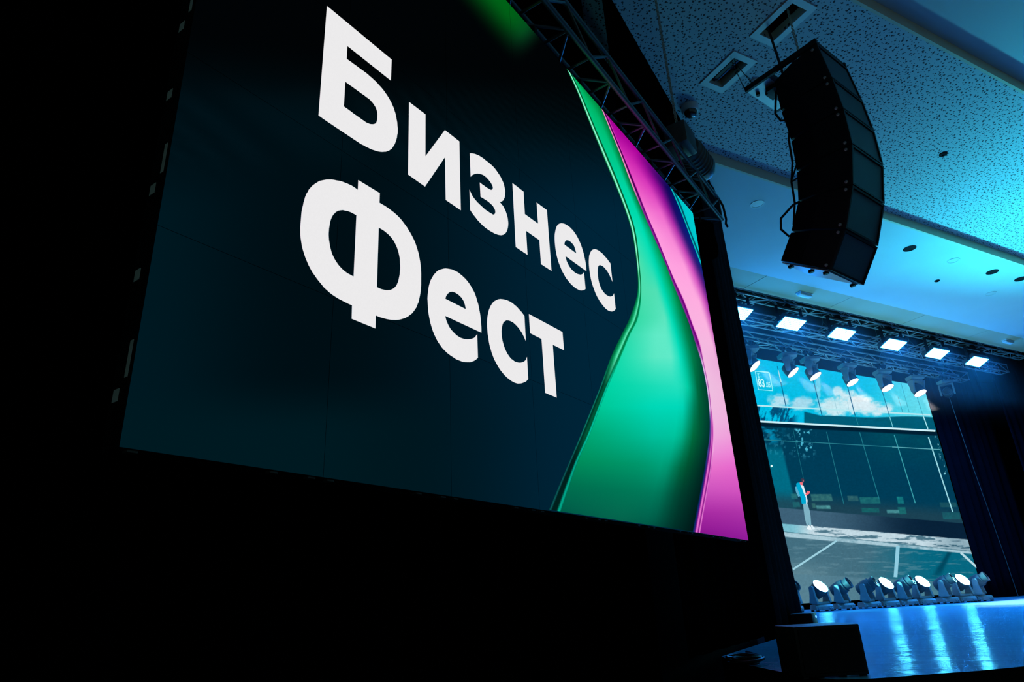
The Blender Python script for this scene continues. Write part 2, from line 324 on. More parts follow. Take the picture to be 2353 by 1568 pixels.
RIB_B = [(2127,2500),(2215,2429),(2349,2285),(2495,2138),(2614,2008),(2716,1870),(2767,1744),(2760,1535),(2733,1341),(2640,1147),(2498,998),(2349,830),(2174,638),(2067,511),(1941,359),(1816,225),(1725,111),(1644,4)]
RIB_D = [(2130,2500),(2306,2500),(2474,2495),(2678,2281),(2805,2111),(2928,1985),(3023,1891),(3187,1736),(3333,1565),(3462,1418),(3536,1305),(3611,1176),(3639,970),(3629,828),(3542,620),(3354,385),(3197,208),(3015,4)]
PINK_D = [(2474,2498),(2575,2391),(2683,2274),(2805,2111),(2928,1985),(3054,1866),(3205,1724),(3283,1620),(3384,1511),(3492,1385),(3560,1262),(3625,1130),(3647,969),(3629,828),(3595,724),(3542,620),(3463,515),(3354,385),(3229,240),(3118,118),(3014,3)]
PINK_E = [(2549,2500),(2648,2395),(2758,2282),(2890,2136),(3011,1996),(3118,1895),(3264,1729),(3352,1646),(3478,1544),(3569,1409),(3659,1291),(3686,1146),(3706,982),(3688,840),(3677,739),(3642,636),(3576,525),(3488,408),(3351,253),(3230,120),(3126,3)]
PINK_H = [(2551,2500),(2768,2500),(3003,2500),(3544,2500),(3679,2383),(3787,2257),(3993,2019),(4000,1896),(3999,1728),(3997,1547),(4000,1391),(3999,1228),(3997,1050),(4000,905),(3999,800),(3997,696),(3997,588),(3997,474),(3997,318),(3999,178),(4000,1)]
CYAN_F = [(3544,2500),(3652,2413),(3765,2294),(3872,2158),(3991,2014)]
CYAN_G = [(3659,2500),(3755,2427),(3839,2313),(3943,2198),(3996,2142)]
CYAN_H = [(3663,2500),(4000,2500),(4000,2389),(3999,2223),(3997,2140)]
PICTURE = [242.59216, 46.551883, 261.30507, 70.858651, -146.56976, 1769.2411, 0.057209156, 0.047356951, 1.0]
BANNER = [1378.3409, 278.11239, 273.27854, 789.09154, -875.64379, 1027.9249, 0.59157101, 0.28292206, 1.0]

# ------------------------------------------------------------------ the setting
ZC = 6.86      # perforated ceiling
ZL = 6.71      # plain lower ceiling and soffit
ZU = 7.01      # ceiling nearer the audience
ZS = 1.20      # stage floor

bm = bmesh.new(); box(bm, -7, 25, -7, 12.5, -0.2, 0)
struct(obj('floor', bm, M_HALLFLOOR))

apron = [(22.0,1.6),(17.0,1.15),(13.0,1.05),(9.0,1.15),(6.0,1.4),(4.5,1.66),(3.545,1.889),(3.29,1.941),(3.093,2.013),(2.886,2.075),
         (2.76,2.13),(2.693,2.20),(2.68,2.28),(2.695,2.36),(2.867,2.745),(3.05,3.15),(3.3,3.52),(5.75,4.98),(6.5,5.45),(6.5,11.5),(24.0,11.5),(24.0,1.9)]
bm = bmesh.new()
vs = prism(bm, apron, 0.0, ZS, 'z')
bm.normal_update()
for f in bm.faces: f.material_index = 0 if abs(f.normal.z) > 0.5 else 1
struct(obj('floor_stage', bm, [M_STAGE, M_DARKWALL]))

def ceil_sheet(name, xs, ys, z, t, m, holes=()):
    bm = bmesh.new()
    for x0, x1 in zip(xs, xs[1:]):
        for y0, y1 in zip(ys, ys[1:]):
            if any(h[0] <= x0 + 1e-6 and x1 <= h[1] + 1e-6 and h[2] <= y0 + 1e-6 and y1 <= h[3] + 1e-6 for h in holes): continue
            box(bm, x0, x1, y0, y1, z, z + t)
    bmesh.ops.remove_doubles(bm, verts=bm.verts, dist=1e-5)
    return struct(obj(name, bm, m))

HATCH = [(4.845, 5.048, 2.90, 3.316), (4.842, 5.043, 3.667, 4.055)]
ceil_sheet('ceiling', [-7, 4.842, 4.845, 5.043, 5.048, 24.5], [2.64, 2.90, 3.316, 3.667, 4.055, 5.0], ZC, 0.03, M_PERF, HATCH)
ceil_sheet('ceiling_lower', [5.2, 24.5], [5.03, 7.1], ZL, 0.15, M_PLASTER)
ceil_sheet('ceiling_near', [-7, 24.5], [-7, 2.61], ZU, 0.05, M_PLASTER)
for i, (y, z0, z1, x0) in enumerate(((5.0, ZL, ZC + 0.03, 5.2), (2.61, ZC, ZU + 0.05, -7))):
    bm = bmesh.new(); box(bm, x0, 24.5, y, y + 0.03, z0, z1)
    struct(obj('trim_%d' % (i + 1), bm, M_BEIGE))
# soffit over the stage mouth: a dark bed with panels set under it
bm = bmesh.new(); box(bm, 5.6, 24.5, 7.1, 7.66, ZL + 0.02, ZL + 0.9)
soffit = struct(obj('trim_3', bm, M_DARKWALL))
bm = bmesh.new(); box(bm, 0.006, 2.274, 7.1, 7.66, ZL, ZL + 0.02)
me = mesh('soffit_panel', bm, M_SOFFIT)
for k in range(9):
    x = 6.71 + 2.28 * (k - 1) if k else 6.71 - 2.28
    link('soffit_panel', me, soffit, loc=(x, 0, 0))

def wall(name, x0, x1, y0, y1, z0, z1, m=M_DARKWALL):
    bm = bmesh.new(); box(bm, x0, x1, y0, y1, z0, z1); return struct(obj(name, bm, m))
wall('wall_back', 6.3, 24.5, 11.5, 11.7, 0, 8.2)
wall('wall_right', 24.3, 24.5, -7, 11.5, 0, 8.2)
wall('wall_wing', 6.25, 6.4, 6.2, 11.5, 0, 8.2)
wall('ceiling_stage', 6.25, 24.5, 7.66, 11.7, 7.75, 7.85)
bm = bmesh.new()
prism(bm, [(-6.8, -1.75), (5.6, 5.43), (6.25, 5.95), (6.25, 6.2), (6.1, 6.2), (5.5, 5.6), (-6.9, -1.6)], 0.0, 7.3, 'z')
struct(obj('wall_left', bm, M_DARKWALL))

# ------------------------------------------------------------------ curtains
def curtain(name, path, z0, z1, pitch, depth, m, flare=None, nz=14, seed=0):
    """folded cloth hanging along a ground path"""
    rnd = random.Random(seed)
    pts = [Vector((p[0], p[1], 0)) for p in path]
    L = [0]
    for a, b in zip(pts, pts[1:]): L.append(L[-1] + (b - a).length)
    n = max(12, int(L[-1] / pitch * 10))
    ph = [rnd.uniform(-0.6, 0.6) for _ in range(int(L[-1] / pitch) + 3)]
    bm = bmesh.new(); rows = []
    for j in range(nz + 1):
        t = j / nz; z = z0 + (z1 - z0) * t; row = []
        for i in range(n + 1):
            s = L[-1] * i / n
            k = max(q for q in range(len(L)) if L[q] <= s + 1e-9); k = min(k, len(pts) - 2)
            d = (pts[k+1] - pts[k]).normalized(); nn = Vector((d.y, -d.x, 0))
            q = s / pitch; a = ph[int(q)] * (1 - q % 1) + ph[int(q) + 1] * (q % 1)
            w = math.sin(2 * math.pi * q + a * 2) * depth * (0.12 + 1.0 * (1 - t) ** 0.6) * (0.8 + 0.3 * math.sin(q * 1.7 + a))
            p = pts[k] + d * (s - L[k]) + nn * w
            if flare: p = p + d * flare(s / L[-1], t)
            row.append(bm.verts.new((p.x, p.y, z)))
        rows.append(row)
    for a, b in zip(rows, rows[1:]):
        for i in range(n): bm.faces.new((a[i], a[i+1], b[i+1], b[i]))
    o = obj(name, bm, m, smooth=True)
    sm = o.modifiers.new('cloth', 'SOLIDIFY'); sm.thickness = 0.008; sm.offset = 0
    return o

tag(curtain('backdrop_drape', [(-4.2, -0.42), (2.9, 3.68)], 0.02, 6.84, 0.42, 0.035, M_DRAPE, seed=1),
    'black backdrop drape hanging behind the big tilted banner screen', 'curtain')
tag(curtain('masking_drape', [(2.98, 3.47), (5.27, 4.85)], ZS + 0.01, 6.84, 0.36, 0.014, M_DRAPE, seed=2),
    'black masking drape between the banner screen and the ceiling, behind the hoist chain', 'curtain')
tag(curtain('leg_curtain', [(5.31, 4.88), (6.33, 5.53)], ZS + 0.01, ZL - 0.02, 0.24, 0.035, M_LEG,
    flare=lambda s, t: 0.46 * s * max(0.0, 1 - t / 0.55) ** 1.8, seed=3),
    'black folded stage curtain flaring at the hem, right beside the banner screen', 'curtain')
tag(curtain('stage_leg_curtain', [(17.35, 9.62), (20.0, 9.62)], ZS + 0.01, 7.7, 0.34, 0.06, M_NAVY, seed=4),
    'dark navy stage curtain directly right of the lit picture screen', 'curtain')
tag(curtain('stage_leg_curtain', [(19.2, 8.9), (23.6, 8.9)], ZS + 0.01, 7.7, 0.36, 0.06, M_NAVY, seed=5),
    'dark navy stage curtain at the far right edge, in front of the other one', 'curtain')

# ------------------------------------------------------------------ banner LED screen
D1 = Vector((0.88932669, 0.45727238, 0))
SCR_O = Vector((-0.07352386, 1.48535276, 0.32118647 + EYE))
SCR_ROT = math.atan2(D1.y, D1.x)
# local frame of the screen: x along its width, y backwards, z up
screen = empty('led_screen', SCR_O, SCR_ROT)
tag(screen, 'huge tilted LED banner screen with white Cyrillic lettering and green and magenta ribbons', 'screen')

def set_colors(me, cols, name='Picture'):
    a = me.color_attributes.new(name, 'FLOAT_COLOR', 'POINT')
    arr = np.ones((len(cols), 4), dtype=np.float32); arr[:, :3] = np.clip(np.asarray(cols), 0, None)
    a.data.foreach_set('color', arr.ravel())

def lin_np(c):
    c = np.clip(np.asarray(c, dtype=float), 0, 1)
    return np.where(c <= 0.04045, c / 12.92, ((c + 0.055) / 1.055) ** 2.4)

def hmap(h, x, y):
    w = h[6] * x + h[7] * y + h[8]
    return (h[0]*x + h[1]*y + h[2]) / w, (h[3]*x + h[4]*y + h[5]) / w

def vnoise(x, y, seed=0):
    """smooth value noise in [0,1]"""
    xi = np.floor(x).astype(int); yi = np.floor(y).astype(int); fx = x - xi; fy = y - yi
    fx = fx*fx*(3-2*fx); fy = fy*fy*(3-2*fy)
    def hsh(a, b):
        v = np.sin(a*127.1 + b*311.7 + seed*74.7) * 43758.5453
        return v - np.floor(v)
    return (hsh(xi, yi)*(1-fx) + hsh(xi+1, yi)*fx)*(1-fy) + (hsh(xi, yi+1)*(1-fx) + hsh(xi+1, yi+1)*fx)*fy

def fbm(x, y, seed=0, o=4):
    r = 0; a = 0.5; tot = 0
    for k in range(o):
        r = r + a*vnoise(x*2**k, y*2**k, seed+k); tot += a; a *= 0.55
    return r / tot

def blend(c, d, a):
    return c*(1-a[..., None]) + np.asarray(d)*a[..., None]

def sstep(a, b, x):
    t = np.clip((x-a)/(b-a), 0, 1); return t*t*(3-2*t)

def banner_ground(u, v):
    """dark blue ground of the banner artwork"""
    px, py = hmap(BANNER, u, v)
    c = np.zeros(px.shape + (3,)) + np.array((0.0, 0.055, 0.08))
    c = blend(c, (0.0, 0.145, 0.225), sstep(750, 1420, px) * sstep(250, 520, py))
    c = blend(c, (0.0, 0.095, 0.13), sstep(700, 300, px) * sstep(300, 500, py))
    c = blend(c, (0.004, 0.012, 0.018), sstep(330, 120, py - (px-900)*0.12))
    c = blend(c, (0.0, 0.10, 0.13), sstep(850, 1000, py) * sstep(1300, 700, px))
    # faint diagonal stripes
    st = 0.5 + 0.5*np.sin((py - px*0.62) / 2.6)
    c = c + (0.014 * st * sstep(170, 240, py) * sstep(420, 330, py))[..., None] * np.array((0.2, 1, 1.2))
    # soft green glow in the artwork, running along the top edge
    e = (py - (px-1165)*1.1455) * 0.66          # pixels inside the top edge
    along = (px + py*0.9 - 1010) / 320.0
    g = sstep(92, 12, e) * sstep(1.02, 0.78, along)
    gc = blend(np.zeros(c.shape) + np.array((0.0, 0.38, 0.09)), (0.02, 0.26, 0.13), sstep(0.55, 0.95, along))
    c = c*(1-g[..., None]) + gc*g[..., None]
    return lin_np(c)

# the 40 square modules, 8 by 5
G = 20
for r in range(5):
    for cidx in range(8):
        w = 0.5; g = 0.0006
        bm = bmesh.new()
        box(bm, g, w - g, 0.004, 0.075, g, w - g, mat=0)
        grid = [[bm.verts.new((g + (w-2*g)*i/G, 0.0, g + (w-2*g)*j/G)) for i in range(G+1)] for j in range(G+1)]
        for j in range(G):
            for i in range(G):
                bm.faces.new((grid[j][i], grid[j][i+1], grid[j+1][i+1], grid[j+1][i])).material_index = 1
        me = bpy.data.meshes.new('module'); bm.to_mesh(me); bm.free()
        me.materials.append(M_CABINET); me.materials.append(M_DISPLAY)
        co = np.zeros(len(me.vertices)*3); me.vertices.foreach_get('co', co); co = co.reshape(-1, 3)
        set_colors(me, banner_ground(co[:, 0] + cidx*w, co[:, 2] + r*w))
        link('module', me, screen, loc=(cidx*w, 0, r*w))
# handling labels on the exposed side of the left column
bm = bmesh.new(); box(bm, -0.0012, 0, 0.015, 0.027, -0.041, 0.041); me_long = mesh('side_label', bm, M_LABEL)
bm = bmesh.new(); box(bm, -0.0012, 0, 0.040, 0.062, -0.014, 0.014); me_short = mesh('side_label', bm, M_LABEL)
for r in range(5):
    for me, z in ((me_long, 0.189), (me_short, 0.115), (me_short, 0.392)):
        link('side_label', me, screen, loc=(0, 0, r*0.5 + z))
# small latches along the lower rim
bm = bmesh.new(); box(bm, -0.011, 0.011, 0.006, 0.026, -0.006, 0.0, 0.002); me = mesh('latch', bm, M_FIXTURE)
for cidx in range(8):
    for dx in (0.03, 0.36, 0.47): link('latch', me, screen, loc=(cidx*0.5 + dx, 0, 0))

def flat_part(name, loops, colour, parent, y, scale=0.001, m=None):
    """flat printed shape from outline loops (first outer, rest holes)"""
    polys = [[Vector((p[0]*scale, p[1]*scale, 0)) for p in lp] for lp in loops]
    tris = tessellate_polygon(polys)
    flat = [p for lp in polys for p in lp]
    me = bpy.data.meshes.new(name)
    faces = []
    for t in tris:
        a, b, c = (flat[i] for i in t)
        faces.append(t if (b-a).cross(c-a).z > 0 else t[::-1])
    me.from_pydata([(p.x, y, p.y) for p in flat], [], faces)
    me.materials.append(m or M_DISPLAY)
    set_colors(me, [colour]*len(flat))
    return link(name, me, parent)

for k, loops in enumerate(LETTERS):
    o = flat_part('letter', loops, lin((0.925, 0.92, 0.925)), screen, -0.002)
    o['label'] = 'white letter %s of the word %s' % ('БизнесФест'[k], 'Бизнес' if k < 6 else 'Фест')

def catmull(pts, n):
    P = [np.array(p, float) for p in pts]; out = []
    for i in range(len(P)-1):
        p0 = P[max(i-1, 0)]; p1 = P[i]; p2 = P[i+1]; p3 = P[min(i+2, len(P)-1)]
        for k in range(n):
            t = k/n
            out.append(0.5*((2*p1) + (-p0+p2)*t + (2*p0-5*p1+4*p2-p3)*t*t + (-p0+3*p1-3*p2+p3)*t**3))
    out.append(P[-1]); return np.array(out)

def stops_at(stops, s):
    xs = [q[0] for q in stops]; return np.array([np.interp(s, xs, [q[1][k] for q in stops]) for k in range(3)])

def ribbon(name, left, right, rows, parent, y, nl=6, ns=16, sharp=()):
    """loft between two edge lines; rows = colour stops across, one set per key point"""
    Lp = catmull(left, nl) if 'l' not in sharp else np.array([np.array(left[min(i//nl, len(left)-1)])*(1-(i % nl)/nl) + np.array(left[min(i//nl+1, len(left)-1)])*((i % nl)/nl) for i in range((len(left)-1)*nl+1)])
    Rp = catmull(right, nl) if 'r' not in sharp else np.array([np.array(right[min(i//nl, len(right)-1)])*(1-(i % nl)/nl) + np.array(right[min(i//nl+1, len(right)-1)])*((i % nl)/nl) for i in range((len(right)-1)*nl+1)])
    n = len(Lp); verts = []; cols = []
    ss = np.linspace(0, 1, ns+1)
    keyc = [np.array([stops_at(r, s) for s in ss]) for r in rows]
    for i in range(n):
        k = min(i // nl, len(keyc)-2); t = i/nl - k
        cc = keyc[k]*(1-t) + keyc[k+1]*t
        for j, s in enumerate(ss):
            p = Lp[i]*(1-s) + Rp[i]*s
            verts.append((min(p[0], 4000)*0.001, y, min(max(p[1], 0), 2500)*0.001)); cols.append(lin_np(cc[j]))
    faces = []
    for i in range(n-1):
        for j in range(ns):
            a = i*(ns+1)+j; faces.append((a, a+ns+1, a+ns+2, a+1))
    me = bpy.data.meshes.new(name); me.from_pydata(verts, [], faces); me.materials.append(M_DISPLAY)
    set_colors(me, cols)
    return link(name, me, parent)

g_rows = [
 [(0,(0,.76,.46)),(.5,(0,.68,.38)),(1,(0,.58,.28))],
 [(0,(0,.76,.46)),(.5,(0,.67,.36)),(1,(0,.56,.26))],
 [(0,(0,.78,.50)),(.5,(0,.72,.42)),(1,(0,.50,.22))],
 [(0,(0,.80,.57)),(.5,(0,.78,.52)),(1,(0,.46,.20))],
 [(0,(0,.84,.66)),(.5,(0,.83,.62)),(1,(0,.44,.20))],
 [(0,(0,.86,.69)),(.5,(0,.85,.66)),(1,(0,.48,.22))],
 [(0,(.12,.88,.72)),(.5,(0,.87,.70)),(1,(0,.60,.36))],
 [(0,(.30,.88,.68)),(.4,(.12,.88,.72)),(.6,(0,.85,.69)),(1,(0,.58,.30))],
 [(0,(.30,.87,.68)),(.42,(.32,.88,.71)),(.6,(0,.87,.72)),(.85,(0,.68,.42)),(1,(0,.48,.24))],
 [(0,(.22,.86,.66)),(.5,(.36,.90,.75)),(.64,(0,.87,.72)),(.90,(0,.50,.28)),(1,(0,.40,.22))],
 [(0,(.20,.86,.68)),(.35,(.38,.92,.78)),(.54,(.38,.92,.78)),(.68,(0,.87,.73)),(.87,(0,.52,.32)),(1,(0,.35,.20))],
 [(0,(.10,.86,.68)),(.35,(.36,.91,.77)),(.58,(.38,.92,.79)),(.70,(0,.87,.74)),(.86,(0,.50,.30)),(1,(0,.32,.20))],
 [(0,(0,.83,.65)),(.45,(.12,.87,.73)),(.66,(.14,.88,.75)),(.76,(0,.80,.64)),(.89,(0,.36,.20)),(1,(0,.26,.19))],
 [(0,(0,.79,.60)),(.4,(0,.85,.72)),(.68,(0,.85,.73)),(.86,(0,.38,.22)),(1,(0,.24,.18))],
 [(0,(0,.66,.46)),(.45,(0,.76,.62)),(.66,(0,.77,.62)),(.82,(0,.40,.22)),(1,(0,.20,.17))],
 [(0,(0,.56,.36)),(.4,(0,.59,.42)),(.6,(0,.63,.48)),(.78,(0,.34,.20)),(1,(0,.14,.13))],
 [(0,(0,.44,.31)),(.4,(0,.47,.34)),(.6,(0,.48,.36)),(.78,(0,.26,.19)),(1,(0,.12,.11))],
 [(0,(0,.35,.28)),(.35,(.02,.39,.30)),(.6,(0,.35,.28)),(.8,(0,.19,.16)),(1,(0,.09,.09))]]
ribbon('green_ribbon', RIB_B, RIB_D, g_rows, screen, -0.0022, sharp=())
hi = [(0,(0,.10,.07)),(.10,(0,.40,.20)),(.35,(.55,1,.82)),(.5,(.62,1,.86)),(.68,(0,.38,.18)),(.85,(0,.30,.14)),(1,(.0,.62,.40))]
md = [(0,(0,.35,.20)),(.2,(0,.50,.30)),(.42,(.15,.75,.50)),(.58,(.40,.95,.75)),(.74,(0,.45,.25)),(.9,(0,.55,.33)),(1,(.1,.80,.60))]
lo = [(0,(0,.22,.20)),(.10,(.05,.50,.44)),(.22,(0,.18,.13)),(.52,(0,.34,.22)),(.70,(0,.30,.18)),(.84,(0,.76,.62)),(.93,(0,.74,.60)),(1,(0,.50,.36))]
lw = [(0,(0,.20,.20)),(.10,(.05,.36,.36)),(.25,(0,.12,.11)),(.62,(0,.13,.11)),(.80,(0,.66,.55)),(.92,(0,.62,.50)),(1,(0,.36,.28))]
ribbon('green_ribbon_edge', RIB_A, RIB_B, [hi]*8 + [md]*4 + [lo]*3 + [lw]*3, screen, -0.0024, ns=20)

p_rows = []
pk = [((.64,0,.58),(.62,0,.56)), ((.72,.06,.64),(.64,0,.58)), ((.85,.20,.72),(.66,.0,.60))]
for a, b in pk: p_rows.append([(0,a),(1,b)])
p_rows += [
 [(0,(.93,.36,.78)),(.35,(.86,.24,.74)),(.62,(.55,.05,.58)),(.85,(.10,.02,.36)),(1,(0,.05,.33))],
 [(0,(.98,.52,.84)),(.40,(.93,.40,.80)),(.62,(.62,.12,.62)),(.82,(.10,.04,.40)),(1,(0,.09,.40))],
 [(0,(1,.60,.87)),(.40,(.96,.50,.83)),(.62,(.72,.22,.68)),(.82,(.10,.08,.44)),(1,(0,.12,.46))],
 [(0,(1,.64,.88)),(.45,(1,.62,.87)),(.66,(.82,.30,.74)),(.86,(.20,.10,.46)),(1,(0,.14,.48))],
 [(0,(1,.66,.88)),(.48,(1,.65,.88)),(.72,(.84,.34,.76)),(.92,(.36,.10,.50)),(1,(.16,.10,.44))],
 [(0,(.99,.68,.88)),(.6,(1,.68,.88)),(.84,(.84,.36,.76)),(1,(.54,.14,.58))],
 [(0,(.98,.70,.88)),(.7,(.99,.70,.88)),(1,(.78,.34,.72))],
 [(0,(.96,.72,.88)),(.8,(.97,.72,.88)),(1,(.86,.52,.80))],
 [(0,(.95,.73,.88)),(1,(.93,.68,.86))],
 [(0,(.94,.74,.88)),(1,(.94,.72,.87))],
 [(0,(.94,.73,.88)),(1,(.94,.71,.87))],
 [(0,(.94,.71,.88)),(1,(.94,.68,.87))],
 [(0,(.94,.66,.87)),(1,(.94,.62,.86))],
 [(0,(.93,.56,.85)),(1,(.93,.52,.84))],
 [(0,(.91,.44,.80)),(1,(.90,.40,.80))],
 [(0,(.80,.32,.74)),(1,(.82,.32,.75))],
 [(0,(.66,.17,.64)),(1,(.68,.20,.66))],
 [(0,(.54,.08,.56)),(1,(.56,.10,.60))]]
ribbon('magenta_ribbon', PINK_E, PINK_H, p_rows, screen, -0.0022, sharp=('r',))
e1 = [(0,(.70,.40,.60)),(.18,(1,.72,.86)),(.34,(.80,.30,.62)),(.46,(.20,0,.26)),(.72,(.30,0,.34)),(.86,(.80,.10,.66)),(1,(.92,.36,.78))]
e2 = [(0,(.45,.20,.55)),(.25,(.52,.16,.58)),(.5,(.42,0,.46)),(.72,(.48,0,.50)),(.9,(.95,.55,.84)),(1,(1,.64,.88))]
e3 = [(0,(.50,.45,.72)),(.2,(.92,.80,.92)),(.45,(.85,.62,.85)),(.62,(.55,.10,.55)),(.78,(.95,.68,.88)),(1,(.95,.74,.88))]
e4 = [(0,(.10,.20,.40)),(.12,(.30,.30,.62)),(.3,(.42,.06,.48)),(.5,(.86,.45,.80)),(.64,(.62,.10,.58)),(.82,(.95,.60,.86)),(1,(.94,.68,.88))]
e5 = [(0,(.02,.14,.30)),(.16,(.08,.16,.45)),(.3,(.45,.05,.52)),(.48,(.95,.52,.84)),(.62,(.80,.28,.72)),(.74,(.46,.04,.48)),(.88,(.95,.55,.86)),(1,(.72,.24,.68))]
ribbon('magenta_ribbon_edge', PINK_D, PINK_E, [e1]*4 + [e2]*7 + [e3]*3 + [e4]*3 + [e5]*4, screen, -0.0024, ns=20)
c1 = [(0,(.0,.50,.56)),(.15,(.05,.78,.80)),(.36,(.0,.74,.76)),(.5,(0,.30,.38)),(.85,(0,.32,.40)),(1,(0,.70,.72))]
ribbon('cyan_ribbon_edge', CYAN_F, CYAN_G, [c1]*5, screen, -0.0024, ns=14)
ribbon('cyan_ribbon', CYAN_G, CYAN_H, [[(0,(0,.78,.80)),(1,(0,.80,.82))]]*5, screen, -0.0022, sharp=('r',), ns=4)

# ------------------------------------------------------------------ picture screen at the back of the stage
PX0, PX1, PZ0, PZ1, PY = 9.6, 18.31, 1.32, 6.62, 10.2
pscreen = empty('picture_screen', (0, PY, 0))
tag(pscreen, 'bright video wall at the back of the stage showing a glass building and a street', 'screen')
bm = bmesh.new(); box(bm, PX0, PX1, 0.003, 0.09, PZ0, PZ1)
obj('housing', bm, M_CABINET, pscreen)
bm = bmesh.new()
for x in np.arange(PX0 + 0.5, PX1, 1.55): box(bm, x - 0.03, x + 0.03, 0.09, 0.5, ZS, ZS + 0.05); box(bm, x - 0.03, x + 0.03, 0.10, 0.16, ZS, PZ1 - 0.5)
obj('support_frame', bm, M_BLACK, pscreen)

def street_picture(x, z):
    px, py = hmap(PICTURE, x, z)
    y1 = 932.3 + .0542*(px-1737.7); y2 = 969 + .0537*(px-1745.7); y3 = 1011.4 + .0555*(px-1758.4)
    yb = 1166.7 + .085*(px-1793.5); ys = 1203.4 + .0857*(px-1799.9); yc = 1223 + .105*(px-1806); ya = 1237 + .092*(px-1840)
    n1 = fbm(px/40, py/26, 1); n2 = fbm(px/14, py/10, 2, 5); n3 = fbm(px/6, py/5, 3, 3); n4 = fbm(px/30, py/4, 5, 4)
    c = np.zeros(px.shape + (3,)) + np.array((0.0, 0.74, 0.90))
    c = blend(c, (0.38, 0.86, 0.93), sstep(1960, 2110, px))
    # clouds
    def cloud(cx, cy, rx, ry, col, k=1.0):
        d = ((px-cx)/rx)**2 + ((py-cy)/ry)**2
        return sstep(1.55, 0.15, d + (n2-0.5)*2.0*k)*0.97, col
    for args in ((1790, 922, 24, 17, (0.72,0.88,0.94)), (1840, 928, 30, 16, (0.66,0.86,0.93)), (1925, 900, 13, 11, (0.74,0.90,0.95)), (1946, 912, 22, 18, (0.84,0.93,0.96)),
                 (1975, 925, 32, 20, (0.92,0.95,0.96)), (1920, 936, 46, 24, (0.80,0.92,0.95)), (2000, 940, 50, 16, (0.85,0.93,0.96)), (1880, 893, 6, 34, (0.45,0.82,0.92))):
        a, col = cloud(*args); c = blend(c, col, a)
    # between the two pale rails: trees on the left, a dark roofline on the right
    tree = sstep(0.42, 0.58, fbm((px+py*0.35)/9, py/22, 9, 4)) * sstep(1838, 1815, px) * (py > y1)
    c = blend(c, (0.0, 0.26, 0.42), tree*0.9)
    roof = np.where(px < 1889, 946 + (px-1848)*0.25, 957 + 1.6*np.sin(px/31.0) + (px-1900)*0.008)
    c = blend(c, (0.0, 0.36, 0.47), sstep(-1, 1.5, py - roof) * sstep(1846, 1850, px) )
    # glazed front below the second rail
    gl = sstep(0, 1.5, py - y2)
    glass = np.zeros(c.shape) + np.array((0.0, 0.235, 0.34))
    glass = blend(glass, (0.0, 0.31, 0.38), sstep(1920, 2060, px)*sstep(1100, 990, py)*n1*1.2)
    glass = blend(glass, (0.0, 0.45, 0.55), sstep(1803 + (py-1040)*0.24, 1796 + (py-1040)*0.24, px) * sstep(1015, 1045, py) * 0.85)
    leaf = sstep(0.58, 0.70, fbm(px/5.5, py/7, 12, 3)) * sstep(1878, 1862, px) * sstep(1062, 1030, py) * sstep(y2+9, y2+14, py)
    left = sstep(1812, 1770, px)
    glass = blend(glass, (0.35, 0.80, 0.90), leaf*(0.25+0.6*sstep(1822, 1830, px)))
    glass = blend(glass, (0.0, 0.58, 0.75), sstep(0.45, 0.65, n2) * left * sstep(1026, 1012, py) * sstep(y2+10, y2+14, py)*0.8)
    glass = blend(glass, (0.55, 0.85, 0.90), sstep(0.60, 0.68, fbm(px/5, py/9, 22, 3)) * sstep(6, 0, np.abs(px - (2151 + (py-1000)*0.235))) * sstep(1110, 1090, py) * sstep(1000, 1006, py))
    glass = blend(glass, (0.0, 0.12, 0.20), sstep(y2+13, y2+9, py))
    glass = blend(glass, (0.13, 0.26, 0.32), sstep(1120, 1160, py - (px-1793)*.085)*0.8)
    # lit rooms low in the glass
    for (x0, x1, q0, q1, col) in ((1818,1832,1135,1147,(.15,.45,.48)),(1822,1838,1154,1166,(.12,.42,.45)),(1864,1912,1136,1152,(.22,.46,.46)),(1866,1874,1157,1168,(.2,.42,.42)),(1876,1908,1162,1170,(.35,.66,.66)),
                              (1948,1972,1140,1152,(.2,.4,.42)),(1976,2022,1143,1158,(.12,.45,.46)),(1980,2020,1168,1178,(.08,.42,.42)),(2062,2076,1142,1158,(.1,.55,.55)),(2064,2082,1166,1182,(.1,.45,.45)),(2038,2066,1172,1180,(.3,.6,.62)),
                              (2160,2198,1155,1166,(.12,.34,.38)),(2166,2206,1178,1194,(.1,.38,.42))):
        sk = px - (py - (q0+q1)/2)*0.22
        a = sstep(x0-1.5, x0+1.5, sk)*sstep(x1+1.5, x1-1.5, sk)*sstep(q0-1, q0+1, py)*sstep(q1+1, q1-1, py)
        glass = blend(glass, col, a*(0.45+0.6*n3))
    c = blend(c, (0, 0, 0), gl*0) ; c = c*(1-gl[..., None]) + glass*gl[..., None]
    # plinth, pavement, kerb, road
    base = blend(np.zeros(c.shape) + np.array((0.24, 0.38, 0.47)), (0.03, 0.13, 0.22), sstep(1900, 2150, px + 30*n1))
    a = sstep(0, 1.5, py - yb); c = c*(1-a[..., None]) + base*a[..., None]
    pav = blend(np.zeros(c.shape) + np.array((0.76, 0.85, 0.89)), (0.18, 0.36, 0.44), sstep(0.52, 0.66, n4)*0.8*sstep(1820, 1900, px) + 0.35*sstep(2120, 2200, px))
    pav = blend(pav, (0.35, 0.70, 0.78), sstep(1870, 1815, px)*0.7)
    a = sstep(0, 1.5, py - ys); c = c*(1-a[..., None]) + pav*a[..., None]
    kerb = blend(np.zeros(c.shape) + np.array((0.66, 0.79, 0.84)), (0.30, 0.52, 0.60), sstep(0.45, 0.7, n1)*0.8)
    a = sstep(-0.5, 1, py - yc); c = c*(1-a[..., None]) + kerb*a[..., None]
    c = blend(c, (0.25, 0.45, 0.52), sstep(1.3, 0.3, np.abs(py-yc)))
